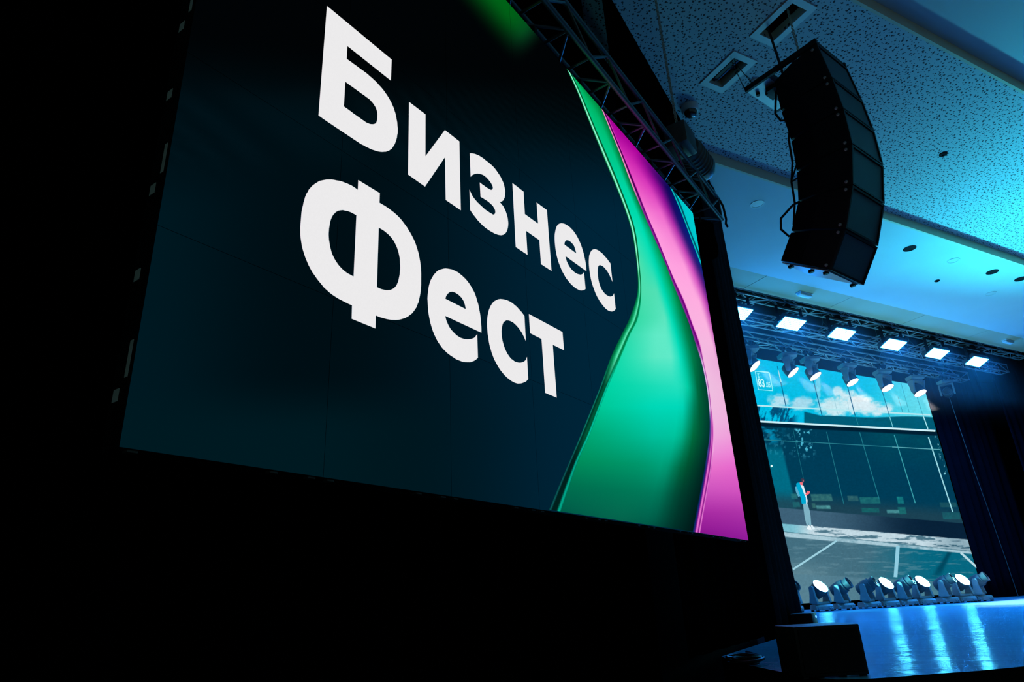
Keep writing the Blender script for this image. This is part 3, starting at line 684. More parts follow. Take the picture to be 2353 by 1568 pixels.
    road = blend(np.zeros(c.shape) + np.array((0.26, 0.43, 0.50)), (0.02, 0.40, 0.50), sstep(1960, 2140, px + 60*(n1-.5)))
    road = blend(road, (0.40, 0.56, 0.62), sstep(0.55, 0.72, n4)*0.5)
    road = blend(road, (0.40, 0.55, 0.60), sstep(1960, 1830, px)*sstep(1270, 1330, py)*0.8)
    sh = np.abs(px - (2190 - (py-1255)*0.55)); road = blend(road, (0.0, 0.25, 0.34), sstep(5 + (py-1250)*0.16, 1, sh)*0.8*sstep(1335, 1310, py))
    a = sstep(-0.5, 1.2, py - ya); c = c*(1-a[..., None]) + road*a[..., None]
    c = blend(c, (0.33, 0.50, 0.57), sstep(-1, 2, py - (1321 + .052*(px-1860)))*0.8)
    gr = fbm(px/3.1, py/2.6, 31, 2) - 0.5; st = np.sin(py*1.9 + px*0.1)*0.5
    c = c*(1 + 0.10*gr[..., None] + 0.035*st[..., None])
    return lin_np(c)

NX, NZ = 520, 400
gx = np.linspace(PX0, PX1, NX); gz = np.linspace(PZ0, PZ1, NZ)
XX, ZZ = np.meshgrid(gx, gz)
verts = np.stack([XX.ravel(), np.zeros(XX.size), ZZ.ravel()], 1)
idx = np.arange(NX*NZ).reshape(NZ, NX)
faces = np.stack([idx[:-1, :-1].ravel(), idx[:-1, 1:].ravel(), idx[1:, 1:].ravel(), idx[1:, :-1].ravel()], 1)
me = bpy.data.meshes.new('display')
me.from_pydata(verts.tolist(), [], faces.tolist())
me.materials.append(M_PICTURE)
set_colors(me, street_picture(verts[:, 0], verts[:, 2]))
link('display', me, pscreen)

_h = np.array(PICTURE).reshape(3, 3); _hi = np.linalg.inv(_h)
def pic(px, py):
    v = _hi @ np.array((px, py, 1.0)); return v[0]/v[2], v[1]/v[2]

class Flat:
    """flat coloured shapes shown in the picture"""
    def __init__(s): s.v = []; s.f = []; s.c = []
    def poly(s, pts, col, y=-0.003):
        P = [Vector((*pic(*p), 0)) for p in pts]
        b = len(s.v)
        for t in tessellate_polygon([P]):
            a0, b0, c0 = (P[i] for i in t)
            t = t if (b0-a0).cross(c0-a0).z > 0 else t[::-1]
            s.f.append(tuple(b+i for i in t))
        s.v += [(p.x, y, p.y) for p in P]; s.c += [lin(col)]*len(P)
    def line(s, p, q, w, col, y=-0.003, w2=None):
        w2 = w if w2 is None else w2
        d = np.array(q, float)-np.array(p, float); n = np.array((-d[1], d[0]))/np.linalg.norm(d)
        s.poly([tuple(np.array(p)+n*w/2), tuple(np.array(q)+n*w2/2), tuple(np.array(q)-n*w2/2), tuple(np.array(p)-n*w/2)], col, y)
    def build(s, name, parent):
        me = bpy.data.meshes.new(name); me.from_pydata(s.v, [], s.f); me.materials.append(M_PICTURE); set_colors(me, s.c)
        return link(name, me, parent)

F1 = Flat()
for (p, q, w, col) in (
    ((1720,931.4),(2137.9,954.0),3.2,(.72,.92,.95)), ((1735,968.4),(2149,990.7),4.2,(.80,.95,.98)), ((1755,1011),(2161,1033.7),1.7,(.16,.50,.56)), ((2050,1027.7),(2161,1033.7),1.8,(.40,.72,.76)),
    ((1786,842),(1813,969),2.0,(0,.38,.56)), ((1788,851),(1794.5,878),2.2,(.75,.95,.97)), ((1822,987),(1846,1100),1.0,(.10,.44,.50)),
    ((1867,868),(1889,957),2.0,(0,.38,.56)), ((1899,993),(1939,1160),1.6,(.12,.46,.52)),
    ((1946,884),(1964.5,955),2.0,(0,.38,.56)), ((1964.5,955),(1972,977),1.4,(.12,.50,.56)), ((1975,994),(2020,1148),1.8,(.12,.48,.54)),
    ((2026.5,898),(2044,958),1.8,(.10,.46,.60)), ((2044,958),(2051.5,982),1.8,(.45,.78,.82)), ((2054.5,1000),(2103,1157),2.2,(.22,.62,.66)),
    ((2104.5,905),(2120,954),1.2,(.2,.6,.7)), ((2121,956),(2132,986),2.2,(.70,.92,.95)), ((2133,1005),(2189,1177),2.8,(.60,.86,.90)),
    ((2063,912),(2074,948),1.0,(.1,.5,.62)), ((2070,880),(2089,948),0.9,(.15,.55,.66)), ((1917,920),(1926,955),0.7,(.5,.75,.82)), ((1947,924),(1953,955),0.7,(.5,.75,.82)),
    ((1922,1243.5),(1822,1309),4.4,(.62,.82,.88)), ((2062.9,1256),(2057.4,1327),8.6,(.56,.80,.88)), ((2207,1270.5),(2262,1320),5.0,(.72,.86,.90)),
    ((2090,985),(2093,985.2),0.5,(.2,.5,.5))):
    F1.line(p, q, w, col)
F1.poly([(1770.5,1070),(1772.5,1068.5),(1775,1070),(1775,1073),(1772.5,1074.5),(1770.5,1073)], (.9,1,1))
F1.build('facade_lines', pscreen)
# caption frame with its lettering
F2 = Flat()
cb = [(1734.9,853.7),(1767.3,856),(1775.5,898.4),(1742.6,895.8)]
for a, b in zip(cb, cb[1:]+cb[:1]): F2.line(a, b, 1.7, (.62,.96,1), -0.0035)
F2.line((1739,858.4),(1744.5,858.8),1.2,(.62,.96,1),-0.0035)
F2.build('caption_frame', pscreen)
def caption(txt, p, q, col):
    """lettering between two points of its base line"""
    cu = bpy.data.curves.new('caption', 'FONT'); cu.body = txt; cu.size = 1.0; cu.offset = 0.03
    tmp = bpy.data.objects.new('caption', cu); COL.objects.link(tmp)
    me = bpy.data.meshes.new_from_object(tmp); bpy.data.objects.remove(tmp)
    co = np.zeros(len(me.vertices)*3); me.vertices.foreach_get('co', co); co = co.reshape(-1, 3)
    x0, z0 = pic(*p); x1, z1 = pic(*q); wdt = co[:, 0].max() - co[:, 0].min(); s = (x1-x0)/wdt
    out = np.stack([x0 + (co[:, 0]-co[:, 0].min())*s, np.full(len(co), -0.0035), z0 + (z1-z0)*(co[:, 0]-co[:, 0].min())/wdt + co[:, 1]*s*1.25], 1)
    me.vertices.foreach_set('co', out.ravel()); me.materials.clear(); me.materials.append(M_PICTURE)
    set_colors(me, [lin(col)]*len(co)); me.update()
    return link('caption', me, pscreen)
caption('S', (1741.6,869.2), (1745.2,869.4), (.62,.96,1)); caption('=', (1747.6,868.8), (1750.6,869.0), (.35,.86,.95))
caption('83', (1743.4,888.6), (1758,889.6), (.80,1,1)); caption('.05', (1760,889.6), (1771,890.4), (.62,.96,1))

F3 = Flat()
def PP(s): return [(1740+float(a.split(',')[0])/7.838, 1040+float(a.split(',')[1])/7.838) for a in s.split()]
F3.poly(PP('680,625 700,615 735,660 770,790 735,800 695,710'), (.35,.68,.80), -0.0030)
F3.poly(PP('820,920 905,930 945,1060 960,1160 972,1312 928,1312 908,1190 920,1315 890,1322 855,1190 835,1040'), (.50,.70,.77), -0.0032)
F3.poly(PP('780,585 832,600 880,770 905,870 895,960 860,900 840,780'), (.88,.95,.98), -0.0034)
F3.poly(PP('698,565 730,545 760,545 800,640 852,770 872,810 880,925 800,932 780,820 742,710 705,620'), (.0,.66,.82), -0.0036)
F3.poly(PP('762,545 795,535 825,545 815,592 778,592'), (.96,.46,.50), -0.0038)
F3.poly(PP('780,485 815,458 845,488 842,535 800,545'), (.22,.22,.30), -0.0040)
F3.poly(PP('815,490 836,495 838,530 815,545'), (.62,.40,.46), -0.0042)
F3.poly(PP('862,760 900,698 930,702 950,706 938,742 885,782'), (.97,.44,.48), -0.0040)
F3.poly(PP('888,1372 925,1312 955,1330 985,1392 930,1398'), (.92,.97,.99), -0.0038)
F3.poly(PP('960,1315 985,1305 1042,1378 1000,1396'), (.88,.95,.98), -0.0039)
F3.build('person_picture', pscreen)

# ------------------------------------------------------------------ trusses
def brace_mesh(d, r, m, cache={}):
    k = (round(d.length, 3), r, m.name)
    if k not in cache:
        bm = bmesh.new(); tube(bm, [(0, 0, 0), (0, 0, d.length)], r, 6); cache[k] = mesh('brace', bm, m, True)
    return cache[k]

def truss(name, p0, p1, w, h, bay, rc, rb, m, label, group=None, hang_to=None):
    """box truss from p0 to p1 (centre of its underside); w across, h up"""
    p0 = Vector(p0); p1 = Vector(p1); L = (p1-p0).length; d = (p1-p0).normalized()
    root = empty(name, p0, math.atan2(d.y, d.x)); tag(root, label, 'truss', group)
    bm = bmesh.new(); tube(bm, [(0, 0, 0), (L, 0, 0)], rc, 10); mc = mesh('chord', bm, m, True)
    for y in (-w/2, w/2):
        for z in (0, h): link('chord', mc, root, loc=(0, y, z))
    n = max(2, int(round(L / bay)))
    def br(a, b):
        a = Vector(a); v = Vector(b)-a
        o = link('brace', brace_mesh(v, rb, m), root, loc=a); o.rotation_mode = 'QUATERNION'
        o.rotation_quaternion = Vector((0, 0, 1)).rotation_difference(v)
        return o
    for i in range(n):
        xa = L*i/n; xb = L*(i+1)/n
        s = i % 2
        for y in (-w/2, w/2): br((xa, y, h*s), (xb, y, h*(1-s)))          # side faces
        br((xa, -w/2 if s else w/2, 0), (xb, w/2 if s else -w/2, 0))       # underside
        br((xa, -w/2, 0), (xa, w/2, 0))                                    # rungs
    br((L, -w/2, 0), (L, w/2, 0))
    for y in (-w/2, w/2): br((0, y, 0), (0, y, h)); br((L, y, 0), (L, y, h))
    if hang_to:
        for t in (0.08, 0.36, 0.64, 0.92):
            bmw = bmesh.new(); tube(bmw, [(L*t, -w/2, h), (L*t, 0, h + 0.18), (L*t, w/2, h)], 0.004, 5); tube(bmw, [(L*t, 0, h + 0.18), (L*t, 0, hang_to - p0.z)], 0.004, 5)
            obj('suspension_wire', bmw, M_STEEL, root)
    return root

truss('lighting_truss', (8.2, 8.23, 5.36+EYE), (19.6, 8.23, 5.36+EYE), 0.22, 0.24, 0.42, 0.020, 0.011, M_ALU,
      'front lighting truss just behind the beige soffit, above the blue panels', hang_to=7.748)
truss('lighting_truss', (8.6, 8.68, 5.07+EYE), (19.4, 8.68, 5.07+EYE), 0.20, 0.20, 0.42, 0.018, 0.010, M_ALU,
      'middle lighting truss between the blue panels and the hanging spotlights', hang_to=7.748)
truss('lighting_truss', (9.4, 9.28, 4.95+EYE), (18.6, 9.28, 4.95+EYE), 0.22, 0.20, 0.40, 0.020, 0.011, M_ALU,
      'rear lighting truss that carries the hanging spotlights', hang_to=7.748)
for k, x in enumerate((9.95, 11.45, 13.05, 14.7, 16.25)):
    truss('cross_truss', (x, 8.362, 5.33+EYE), (x, 9.14, 5.33+EYE), 0.18, 0.16, 0.30, 0.014, 0.009, M_ALU,
          'short cross truss joining the stage trusses, %s from the black curtain' % ('first', 'second', 'third', 'fourth', 'fifth')[k], 'cross trusses over the stage')

# ------------------------------------------------------------------ LED wash panels on the front truss
def panel_meshes():
    W, H = 0.60, 0.28
    bm = bmesh.new(); box(bm, -W/2-0.02, W/2+0.02, -H/2-0.02, H/2+0.02, 0.004, 0.10, 0.012); hs = mesh('housing', bm, M_FIXTURE, True)
    bm = bmesh.new()
    nx, ny = 14, 7
    for i in range(nx):
        for j in range(ny):
            x = -W/2 + W*(i+.5)/nx; y = -H/2 + H*(j+.5)/ny; r = 0.0175
            bm.faces.new([bm.verts.new((x + r*math.cos(a), y + r*math.sin(a), 0.0)) for a in [k*math.pi/4 + math.pi/8 for k in range(8)]][::-1])
    em = bpy.data.meshes.new('led_matrix'); bm.to_mesh(em); bm.free(); em.materials.append(M_PANELLIT)
    bm = bmesh.new()
    for s in (-1, 1): box(bm, s*(W/2+0.045)-0.008, s*(W/2+0.045)+0.008, -0.03, 0.03, -0.0, 0.33)
    box(bm, -W/2-0.053, W/2+0.053, -0.03, 0.03, 0.33, 0.35)
    yk = mesh('yoke', bm, M_BLACK)
    bm = bmesh.new(); box(bm, -0.05, 0.05, -0.04, 0.04, 0.0, 0.03, 0.006); tube(bm, [(-0.035, 0, 0.042), (0.035, 0, 0.042)], 0.042, 10)
    cl = mesh('clamp', bm, M_BLACK, True)
    return hs, em, yk, cl
HS, EM, YK, CL = panel_meshes()
tilt = math.atan2(0.109, 0.242)
ORD = ('first', 'second', 'third', 'fourth', 'fifth', 'sixth', 'seventh', 'eighth', 'ninth', 'tenth')
for k, x in enumerate((9.25, 10.70, 12.20, 13.90, 15.47, 17.05)):
    r = empty('led_panel_light', (x, 8.12, 4.905+EYE))
    tag(r, 'glowing blue-white LED panel light, %s from the black curtain' % ORD[k] + (', half hidden by it' if k == 0 else ''), 'stage light', 'LED panel lights on the front truss')
    link('housing', HS, r, rot=(-tilt, 0, 0)); link('led_matrix', EM, r, rot=(-tilt, 0, 0))
    link('yoke', YK, r); link('clamp', CL, r, loc=(0, 0, 0.351))

# ------------------------------------------------------------------ moving heads
def spot(name, parent, loc, dirv, watt, colour, cone, blend_, radius):
    l = bpy.data.lights.new(name, 'SPOT'); l.energy = watt; l.color = colour; l.spot_size = math.radians(cone); l.spot_blend = blend_; l.shadow_soft_size = radius
    o = bpy.data.objects.new(name, l); COL.objects.link(o); o.parent = parent; o.location = loc
    o.rotation_mode = 'QUATERNION'; o.rotation_quaternion = Vector((0, 0, -1)).rotation_difference(Vector(dirv))
    return o

def head_meshes():
    d = {}
    bm = bmesh.new()   # base: sloped box with connectors
    prism(bm, [(-0.12, 0.02), (0.12, 0.02), (0.12, 0.075), (0.085, 0.105), (-0.085, 0.105), (-0.12, 0.075)], -0.15, 0.15, 'x')
    d['base'] = mesh('base', bm, M_FIXGREY)
    bm = bmesh.new(); box(bm, -0.02, 0.02, -0.02, 0.02, 0, 0.022, 0.004); d['foot'] = mesh('foot', bm, M_BLACK, True)
    bm = bmesh.new(); box(bm, -0.05, 0.05, -0.004, 0.0, -0.022, 0.022); d['display'] = mesh('control_display', bm, M_SILVERPLATE)
    bm = bmesh.new(); lathe(bm, [(0.017, 0), (0.017, 0.014), (0.010, 0.02)], 10); d['connector'] = mesh('connector', bm, M_SILVERPLATE, True)
    bm = bmesh.new()   # yoke: tray and two tapered arms
    box(bm, -0.16, 0.16, -0.06, 0.06, 0.11, 0.15, 0.01)
    for s in (-1, 1):
        prism(bm, [(-0.085, 0.13), (0.085, 0.13), (0.05, 0.27), (0.042, 0.38), (0.02, 0.405), (-0.02, 0.405), (-0.042, 0.38), (-0.05, 0.27)], s*0.135, s*0.175, 'x')
    d['yoke'] = mesh('yoke', bm, M_FIXGREY)
    bm = bmesh.new()   # long spot head, tilt axis at its origin, beam along +z
    lathe(bm, [(0.07, -0.15), (0.105, -0.13), (0.118, -0.04), (0.118, 0.05), (0.108, 0.09), (0.112, 0.092), (0.112, 0.105), (0.090, 0.11), (0.088, 0.17), (0.097, 0.172), (0.097, 0.205), (0.085, 0.205), (0.080, 0.19)], 24, caps=(True, False))
    d['spot_head'] = mesh('head', bm, M_FIXTURE, True)
    bm = bmesh.new(); lathe(bm, [(0.081, 0.186), (0.06, 0.197), (0.03, 0.203), (0.002, 0.205)], 20, caps=(False, True)); d['spot_lens'] = mesh('lens', bm, M_LENS, True)
    bm = bmesh.new()   # short wide wash head
    lathe(bm, [(0.06, -0.14), (0.10, -0.12), (0.125, -0.02), (0.132, 0.06), (0.135, 0.085), (0.128, 0.088), (0.125, 0.075)], 28, caps=(True, False))
    d['wash_head'] = mesh('head', bm, M_FIXTURE, True)
    bm = bmesh.new(); lathe(bm, [(0.126, 0.078), (0.10, 0.084), (0.05, 0.088), (0.002, 0.089)], 28, caps=(False, True)); d['wash_lens'] = mesh('lens', bm, M_WASHLIT, True)
    bm = bmesh.new(); lathe(bm, [(0.126, 0.078), (0.10, 0.084), (0.05, 0.088), (0.002, 0.089)], 24, caps=(False, True)); d['hang_lens'] = mesh('lens', bm, M_HANGLIT, True)
    bm = bmesh.new(); tube(bm, [(0, -0.03, 0), (0, 0.03, 0)], 0.045, 12); box(bm, -0.02, 0.02, -0.02, 0.02, -0.10, -0.02); d['clamp'] = mesh('clamp', bm, M_BLACK, True)
    return d
HM = head_meshes()

def moving_head(loc, aim, kind, lit, label, group, hanging=False, scale=1.0, lens=None):
    """kind 'wash' or 'spot'; aim is the beam direction in the room"""
    aim = Vector(aim).normalized()
    root = empty('moving_head', loc, math.atan2(aim.y, aim.x) + math.pi/2 * (1 if hanging else 1))
    tag(root, label, 'stage light', group)
    root.scale = (scale,)*3
    up = -1 if hanging else 1
    rx = math.pi if hanging else 0
    def put(nm, key, l=(0, 0, 0)):
        o = link(nm, HM[key], root, loc=(l[0], l[1]*up, l[2]*up)); o.rotation_euler = (rx, 0, 0); return o
    # the base stays square to the stage, the yoke follows the beam
    b = put('base', 'base'); b.rotation_euler = (rx, 0, (-root.rotation_euler.z + math.radians(-25)) )
    o = link('control_display', HM['display'], b, loc=(0, -0.121, 0.048))
    for x in (-0.11, 0.09, 0.125):
        c = link('connector', HM['connector'], b, loc=(x, -0.12, 0.045)); c.rotation_euler = (math.pi/2, 0, 0)
    for sx in (-1, 1):
        for sy in (-1, 1): link('foot', HM['foot'], b, loc=(sx*0.125, sy*0.095, -0.001))
    put('yoke', 'yoke')
    hd = link('head', HM[kind + '_head'], root, loc=(0, 0, 0.345*up))
    # beam along +z of the head, turned in the yoke plane (local -y is forward)
    el = math.asin(max(-1, min(1, aim.z)))
    hd.rotation_euler = (math.pi/2 - el, 0, 0)
    lens = lens or 'wash_lens' if kind == 'wash' else ('hang_lens' if lit else 'spot_lens')
    link('lens', HM[lens], hd)
    if hanging:
        ra = root.rotation_euler.z
        for s in (-0.09, 0.09):
            c = link('clamp', HM['clamp'], root, loc=(s*math.cos(ra), -s*math.sin(ra), 0.085)); c.rotation_euler = (0, 0, math.pi/2 - ra)
    return root, hd

WASH_AIM = ((-0.04, -0.76, 0.64), (-0.06, -0.77, 0.63), (-0.10, -0.77, 0.62), (-0.14, -0.77, 0.61))
fx = [(10.50, 9.22), (10.96, 8.956), (11.448, 8.881), (12.055, 8.788), (12.497, 8.72), (12.947, 8.65), (13.399, 8.581), (13.986, 8.491), (14.445, 8.42), (14.888, 8.352)]
lit_idx = {1: 0, 4: 1, 6: 2, 8: 3}
un = 0
for k, (x, y) in enumerate(fx):
    g = 'moving heads in a row on the stage floor'
    if k in lit_idx:
        q = ('first', 'second', 'third', 'fourth')[lit_idx[k]]
        r, hd = moving_head((x, y, ZS), WASH_AIM[lit_idx[k]], 'wash', True, 'round blue-white glowing wash light on the stage floor, %s glowing one from the curtain' % q, g, scale=1.06)
        spot('wash_beam', hd, (0, 0, 0.10), (0, 0, 1), WASH_WATT, (0.03, 0.74, 1.0), 60, 1.0, 0.12)
    else:
        q = ('first', 'second', 'third', 'fourth', 'fifth', 'sixth')[un]; un += 1
        lab = 'unlit black moving spotlight on the stage floor, %s unlit one from the curtain' % q
        moving_head((x, y, ZS), ((0.28, -0.84, 0.46), (-0.15, -0.90, 0.40))[k == 0], 'spot', False, lab, g, scale=1.06)

hx = [(10.62, 5.98), (11.75, 5.956), (12.45, 5.965), (13.68, 5.962), (14.93, 5.944), (16.18, 5.941)]
aims = [(0.30, -0.55, -0.78), (0.26, -0.50, -0.82), (0.18, -0.44, -0.87), (0.08, -0.42, -0.90), (0.0, -0.40, -0.91), (-0.06, -0.38, -0.92)]
for k, (x, z) in enumerate(hx):
    a = Vector(aims[k]).normalized(); zroot = 4.95 + EYE - 0.02 - 0.13*1.1
    piv = Vector((x, 9.26, z)) - a*0.09*1.1
    r, hd = moving_head((piv.x, 9.17, zroot + 0.006), aims[k], 'wash', True,
        'glowing white spotlight hanging from the rear truss, %s from the black curtain' % ORD[k], 'spotlights hanging from the rear truss', hanging=True, scale=1.1, lens='hang_lens')
    spot('spot_beam', hd, (0, 0, 0.10), (0, 0, 1), HANG_WATT, (1.0, 0.92, 0.95), 24, 0.5, 0.08)
moving_head((17.42, 9.17, 4.95 + EYE - 0.02 - 0.13*0.95), (-0.9, -0.42, 0.02), 'spot', False,
    'unlit spotlight hanging at the right end of the rear truss', 'spotlights hanging from the rear truss', hanging=True, scale=0.95)

# thin stage haze hanging around the lighting rig
hm = bpy.data.materials.new('stage_haze'); hm.use_nodes = True
nt = hm.node_tree; nt.nodes.clear()
vo = nt.nodes.new('ShaderNodeVolumePrincipled'); vo.inputs['Color'].default_value = (0.9, 0.95, 1, 1); vo.inputs['Density'].default_value = 0.014; vo.inputs['Anisotropy'].default_value = 0.2
ou = nt.nodes.new('ShaderNodeOutputMaterial'); nt.links.new(vo.outputs[0], ou.inputs['Volume'])
bm = bmesh.new(); box(bm, 6.6, 20.5, 7.7, 10.1, 5.4, 7.6)
hz = obj('stage_haze', bm, hm); hz['kind'] = 'stuff'; tag(hz, 'thin blue-lit haze hanging around the stage lighting rig', 'haze')

# ------------------------------------------------------------------ truss that carries the banner screen
def scr(u, fwd, v):
    """point in the banner frame: along, towards the hall, up"""
    return SCR_O + D1*u + Vector((D1.y, -D1.x, 0))*fwd + Vector((0, 0, v))
truss('screen_truss', scr(-0.35, 0.0, 2.575), scr(4.38, 0.0, 2.575), 0.24, 0.20, 0.255, 0.017, 0.009, M_ALUDARK,
      'dark box truss running along the top edge of the banner screen')
# brackets between truss and screen
bm = bmesh.new(); box(bm, -0.015, 0.015, -0.02, 0.05, 0, 0.056); me = mesh('bracket', bm, M_BLACK)
for k in range(8):
    link('bracket', me, screen, loc=(0.25 + 0.5*k, 0.02, 2.5))

def chain(name, a, b, label, r=0.0045, link_len=0.035):
    a = Vector(a); b = Vector(b); L = (b-a).length; n = int(L / (link_len*0.72)); bm = bmesh.new()
    d = (b-a).normalized(); x, y = frame_of(d)
    for i in range(n):
        c = a + d*(L*(i+.5)/n); s = x if i % 2 else y
        pts = []
        for k in range(9):
            t = 2*math.pi*k/8; pts.append(c + d*(math.cos(t)*link_len/2) + s*(math.sin(t)*link_len*0.30))
        tube(bm, pts, r, 4, cap=False)
    o = obj(name, bm, M_STEEL, None, True); tag(o, label, 'chain'); return o

ch = scr(3.64, 0.10, 0)
chain('hoist_chain', (ch.x, ch.y, SCR_O.z + 3.075), (ch.x, ch.y, ZC - 0.004), 'steel hoist chain rising from the hoist on the banner truss to the ceiling')
ho = empty('chain_hoist', scr(3.64, 0.10, 2.795), SCR_ROT); tag(ho, 'black electric chain hoist sitting on the right end of the banner truss', 'hoist')
bm = bmesh.new(); box(bm, -0.09, 0.14, -0.09, 0.09, 0.05, 0.25, 0.03); obj('gear_case', bm, M_FIXTURE, ho, True)
bm = bmesh.new(); lathe(bm, [(0.06, 0), (0.10, 0.015), (0.105, 0.05), (0.105, 0.30), (0.115, 0.305), (0.115, 0.35), (0.09, 0.42), (0.05, 0.435)], 20, M=Matrix.Translation((0.135, 0, 0.16)) @ Matrix.Rotation(math.pi/2, 4, 'Y'))
obj('motor', bm, M_FIXTURE, ho, True)
bm = bmesh.new()
for k in range(5): lathe(bm, [(0.106, 0.07+0.05*k), (0.112, 0.075+0.05*k), (0.112, 0.09+0.05*k), (0.106, 0.095+0.05*k)], 20, M=Matrix.Translation((0.135, 0, 0.16)) @ Matrix.Rotation(math.pi/2, 4, 'Y'), caps=(False, False))
obj('cooling_fins', bm, M_FIXTURE, ho, True)
bm = bmesh.new(); tube(bm, [(0, 0, 0.0), (0, 0, 0.06)], 0.018, 8); obj('hook', bm, M_ORANGE, ho, True)
bm = bmesh.new(); tube(bm, [(0, 0, 0.24), (0, 0, 0.275)], 0.02, 8); obj('chain_guide', bm, M_STEEL, ho, True)
# chain bag hung from the end of the truss
cb_ = empty('chain_bag', scr(4.24, 0.0, 2.19), SCR_ROT); tag(cb_, 'black chain bag slung at the right end of the banner truss', 'bag')
bm = bmesh.new(); lathe(bm, [(0.03, 0.0), (0.075, 0.02), (0.085, 0.10), (0.075, 0.22), (0.08, 0.30), (0.07, 0.31)], 16); obj('pouch', bm, M_DRAPE, cb_, True)
bm = bmesh.new()
for s in (-1, 1): tube(bm, [(s*0.07, 0, 0.30), (s*0.05, 0.0, 0.385)], 0.006, 6)
obj('strap', bm, M_CABLE, cb_, True)
# loose cable curling off the truss end
bm = bmesh.new(); tube(bm, [scr(4.41, 0.12, 2.79), scr(4.46, 0.13, 2.74), scr(4.48, 0.13, 2.62), scr(4.44, 0.13, 2.56), scr(4.48, 0.13, 2.55)], 0.010, 6)
tag(obj('cable', bm, M_CABLE, None, True), 'black cable curling off the right end of the banner truss', 'cable')

# ------------------------------------------------------------------ line array
YAW = math.radians(9.3)
arr = empty('line_array', (4.6, 2.67, EYE), YAW)
tag(arr, 'curved black six-box loudspeaker array hanging from the perforated ceiling', 'speaker')
FR = [(-0.014,4.440),(-0.059,4.021),(-0.078,3.685),(-0.07,3.334),(0.007,2.991),(0.145,2.656),(0.336,2.374)]
RE = [(0.43,4.400),(0.430,4.05),(0.405,3.71),(0.420,3.39),(0.470,3.11),(0.590,2.873),(0.742,2.650)]
W = 0.525
for i in range(6):
    f0, f1, r0, r1 = (Vector((*p, 0)) for p in (FR[i], FR[i+1], RE[i], RE[i+1]))
    def lerp(a, b, t): return a + (b-a)*t
    g = 0.012
    A, B, C_, D_ = lerp(f0, f1, g), lerp(f0, f1, 1-g), lerp(r0, r1, 1-3*g), lerp(r0, r1, 3*g)
    bm = bmesh.new()
    # rear half narrows a little towards the back
    m0, m1 = lerp(A, D_, 0.55), lerp(B, C_, 0.55)
    def ring(inset, pts): return [[bm.verts.new((x, p.x, p.y)) for p in pts] for x in (inset, W-inset)]
    l0 = ring(0.0, [A, B]); l1 = ring(0.0, [m0, m1]); l2 = ring(0.05, [D_, C_])
    def q(*v): bm.faces.new(v)
    q(l0[0][0], l0[0][1], l1[0][1], l1[0][0]); q(l1[0][0], l1[0][1], l2[0][1], l2[0][0])
    q(l0[1][0], l1[1][0], l1[1][1], l0[1][1]); q(l1[1][0], l2[1][0], l2[1][1], l1[1][1])
    q(l0[0][0], l1[0][0], l1[1][0], l0[1][0]); q(l1[0][0], l2[0][0], l2[1][0], l1[1][0])
    q(l0[0][1], l0[1][1], l1[1][1], l1[0][1]); q(l1[0][1], l1[1][1], l2[1][1], l2[0][1])
    q(l0[0][0], l0[1][0], l0[1][1], l0[0][1]); q(l2[0][0], l2[0][1], l2[1][1], l2[1][0])
    cab = obj('speaker_box', bm, M_CABINET if i < 5 else [M_CABINET], arr)
    # grille set into a raised rim on the front
    fd = (B-A).normalized(); fn = Vector((-fd.y, fd.x, 0)) if (Vector((-fd.y, fd.x, 0)).x < 0) else Vector((fd.y, -fd.x, 0))
    def fp(x, s, o): p = lerp(A, B, s) + fn*o; return (x, p.x, p.y)
    bm = bmesh.new()
    vs = [bm.verts.new(fp(*k)) for k in ((0.022,.06,.006),(W-0.022,.06,.006),(W-0.022,.94,.006),(0.022,.94,.006),(0.022,.06,0),(W-0.022,.06,0),(W-0.022,.94,0),(0.022,.94,0))]
    for fi in ((0,1,2,3),(0,4,5,1),(1,5,6,2),(2,6,7,3),(3,7,4,0)): bm.faces.new([vs[k] for k in fi])
    obj('grille', bm, M_GRILLE, cab)
    bm = bmesh.new()
    for (x0, x1, s0, s1) in ((0, W, 0, .045), (0, W, .955, 1), (0, 0.018, .045, .955), (W-0.018, W, .045, .955)):
        a8 = [bm.verts.new(fp(x, s, o)) for o in (0, 0.016) for x, s in ((x0, s0), (x1, s0), (x1, s1), (x0, s1))]
        for fi in ((0,1,2,3),(4,7,6,5),(0,4,5,1),(1,5,6,2),(2,6,7,3),(3,7,4,0)): bm.faces.new([a8[k] for k in fi])
    obj('rim', bm, M_BLACK, cab)
    # rigging pins on the near flank
    bm = bmesh.new(); lathe(bm, [(0.014, 0), (0.014, 0.008), (0.008, 0.014)], 10); pm = mesh('rigging_pin', bm, M_SILVERPLATE, True)
    for s in (0.09, 0.91):
        p = lerp(A, B, s) - fn*0.035
        link('rigging_pin', pm, cab, loc=(-0.0, p.x, p.y), rot=(0, -math.pi/2, 0))
    # rear handle
    pm_ = lerp(D_, C_, 0.5)
    bm = bmesh.new(); tube(bm, [(W*0.35, pm_.x, pm_.y), (W*0.35, pm_.x+0.03, pm_.y), (W*0.65, pm_.x+0.03, pm_.y), (W*0.65, pm_.x, pm_.y)], 0.009, 6); obj('handle', bm, M_CABLE, cab, True)
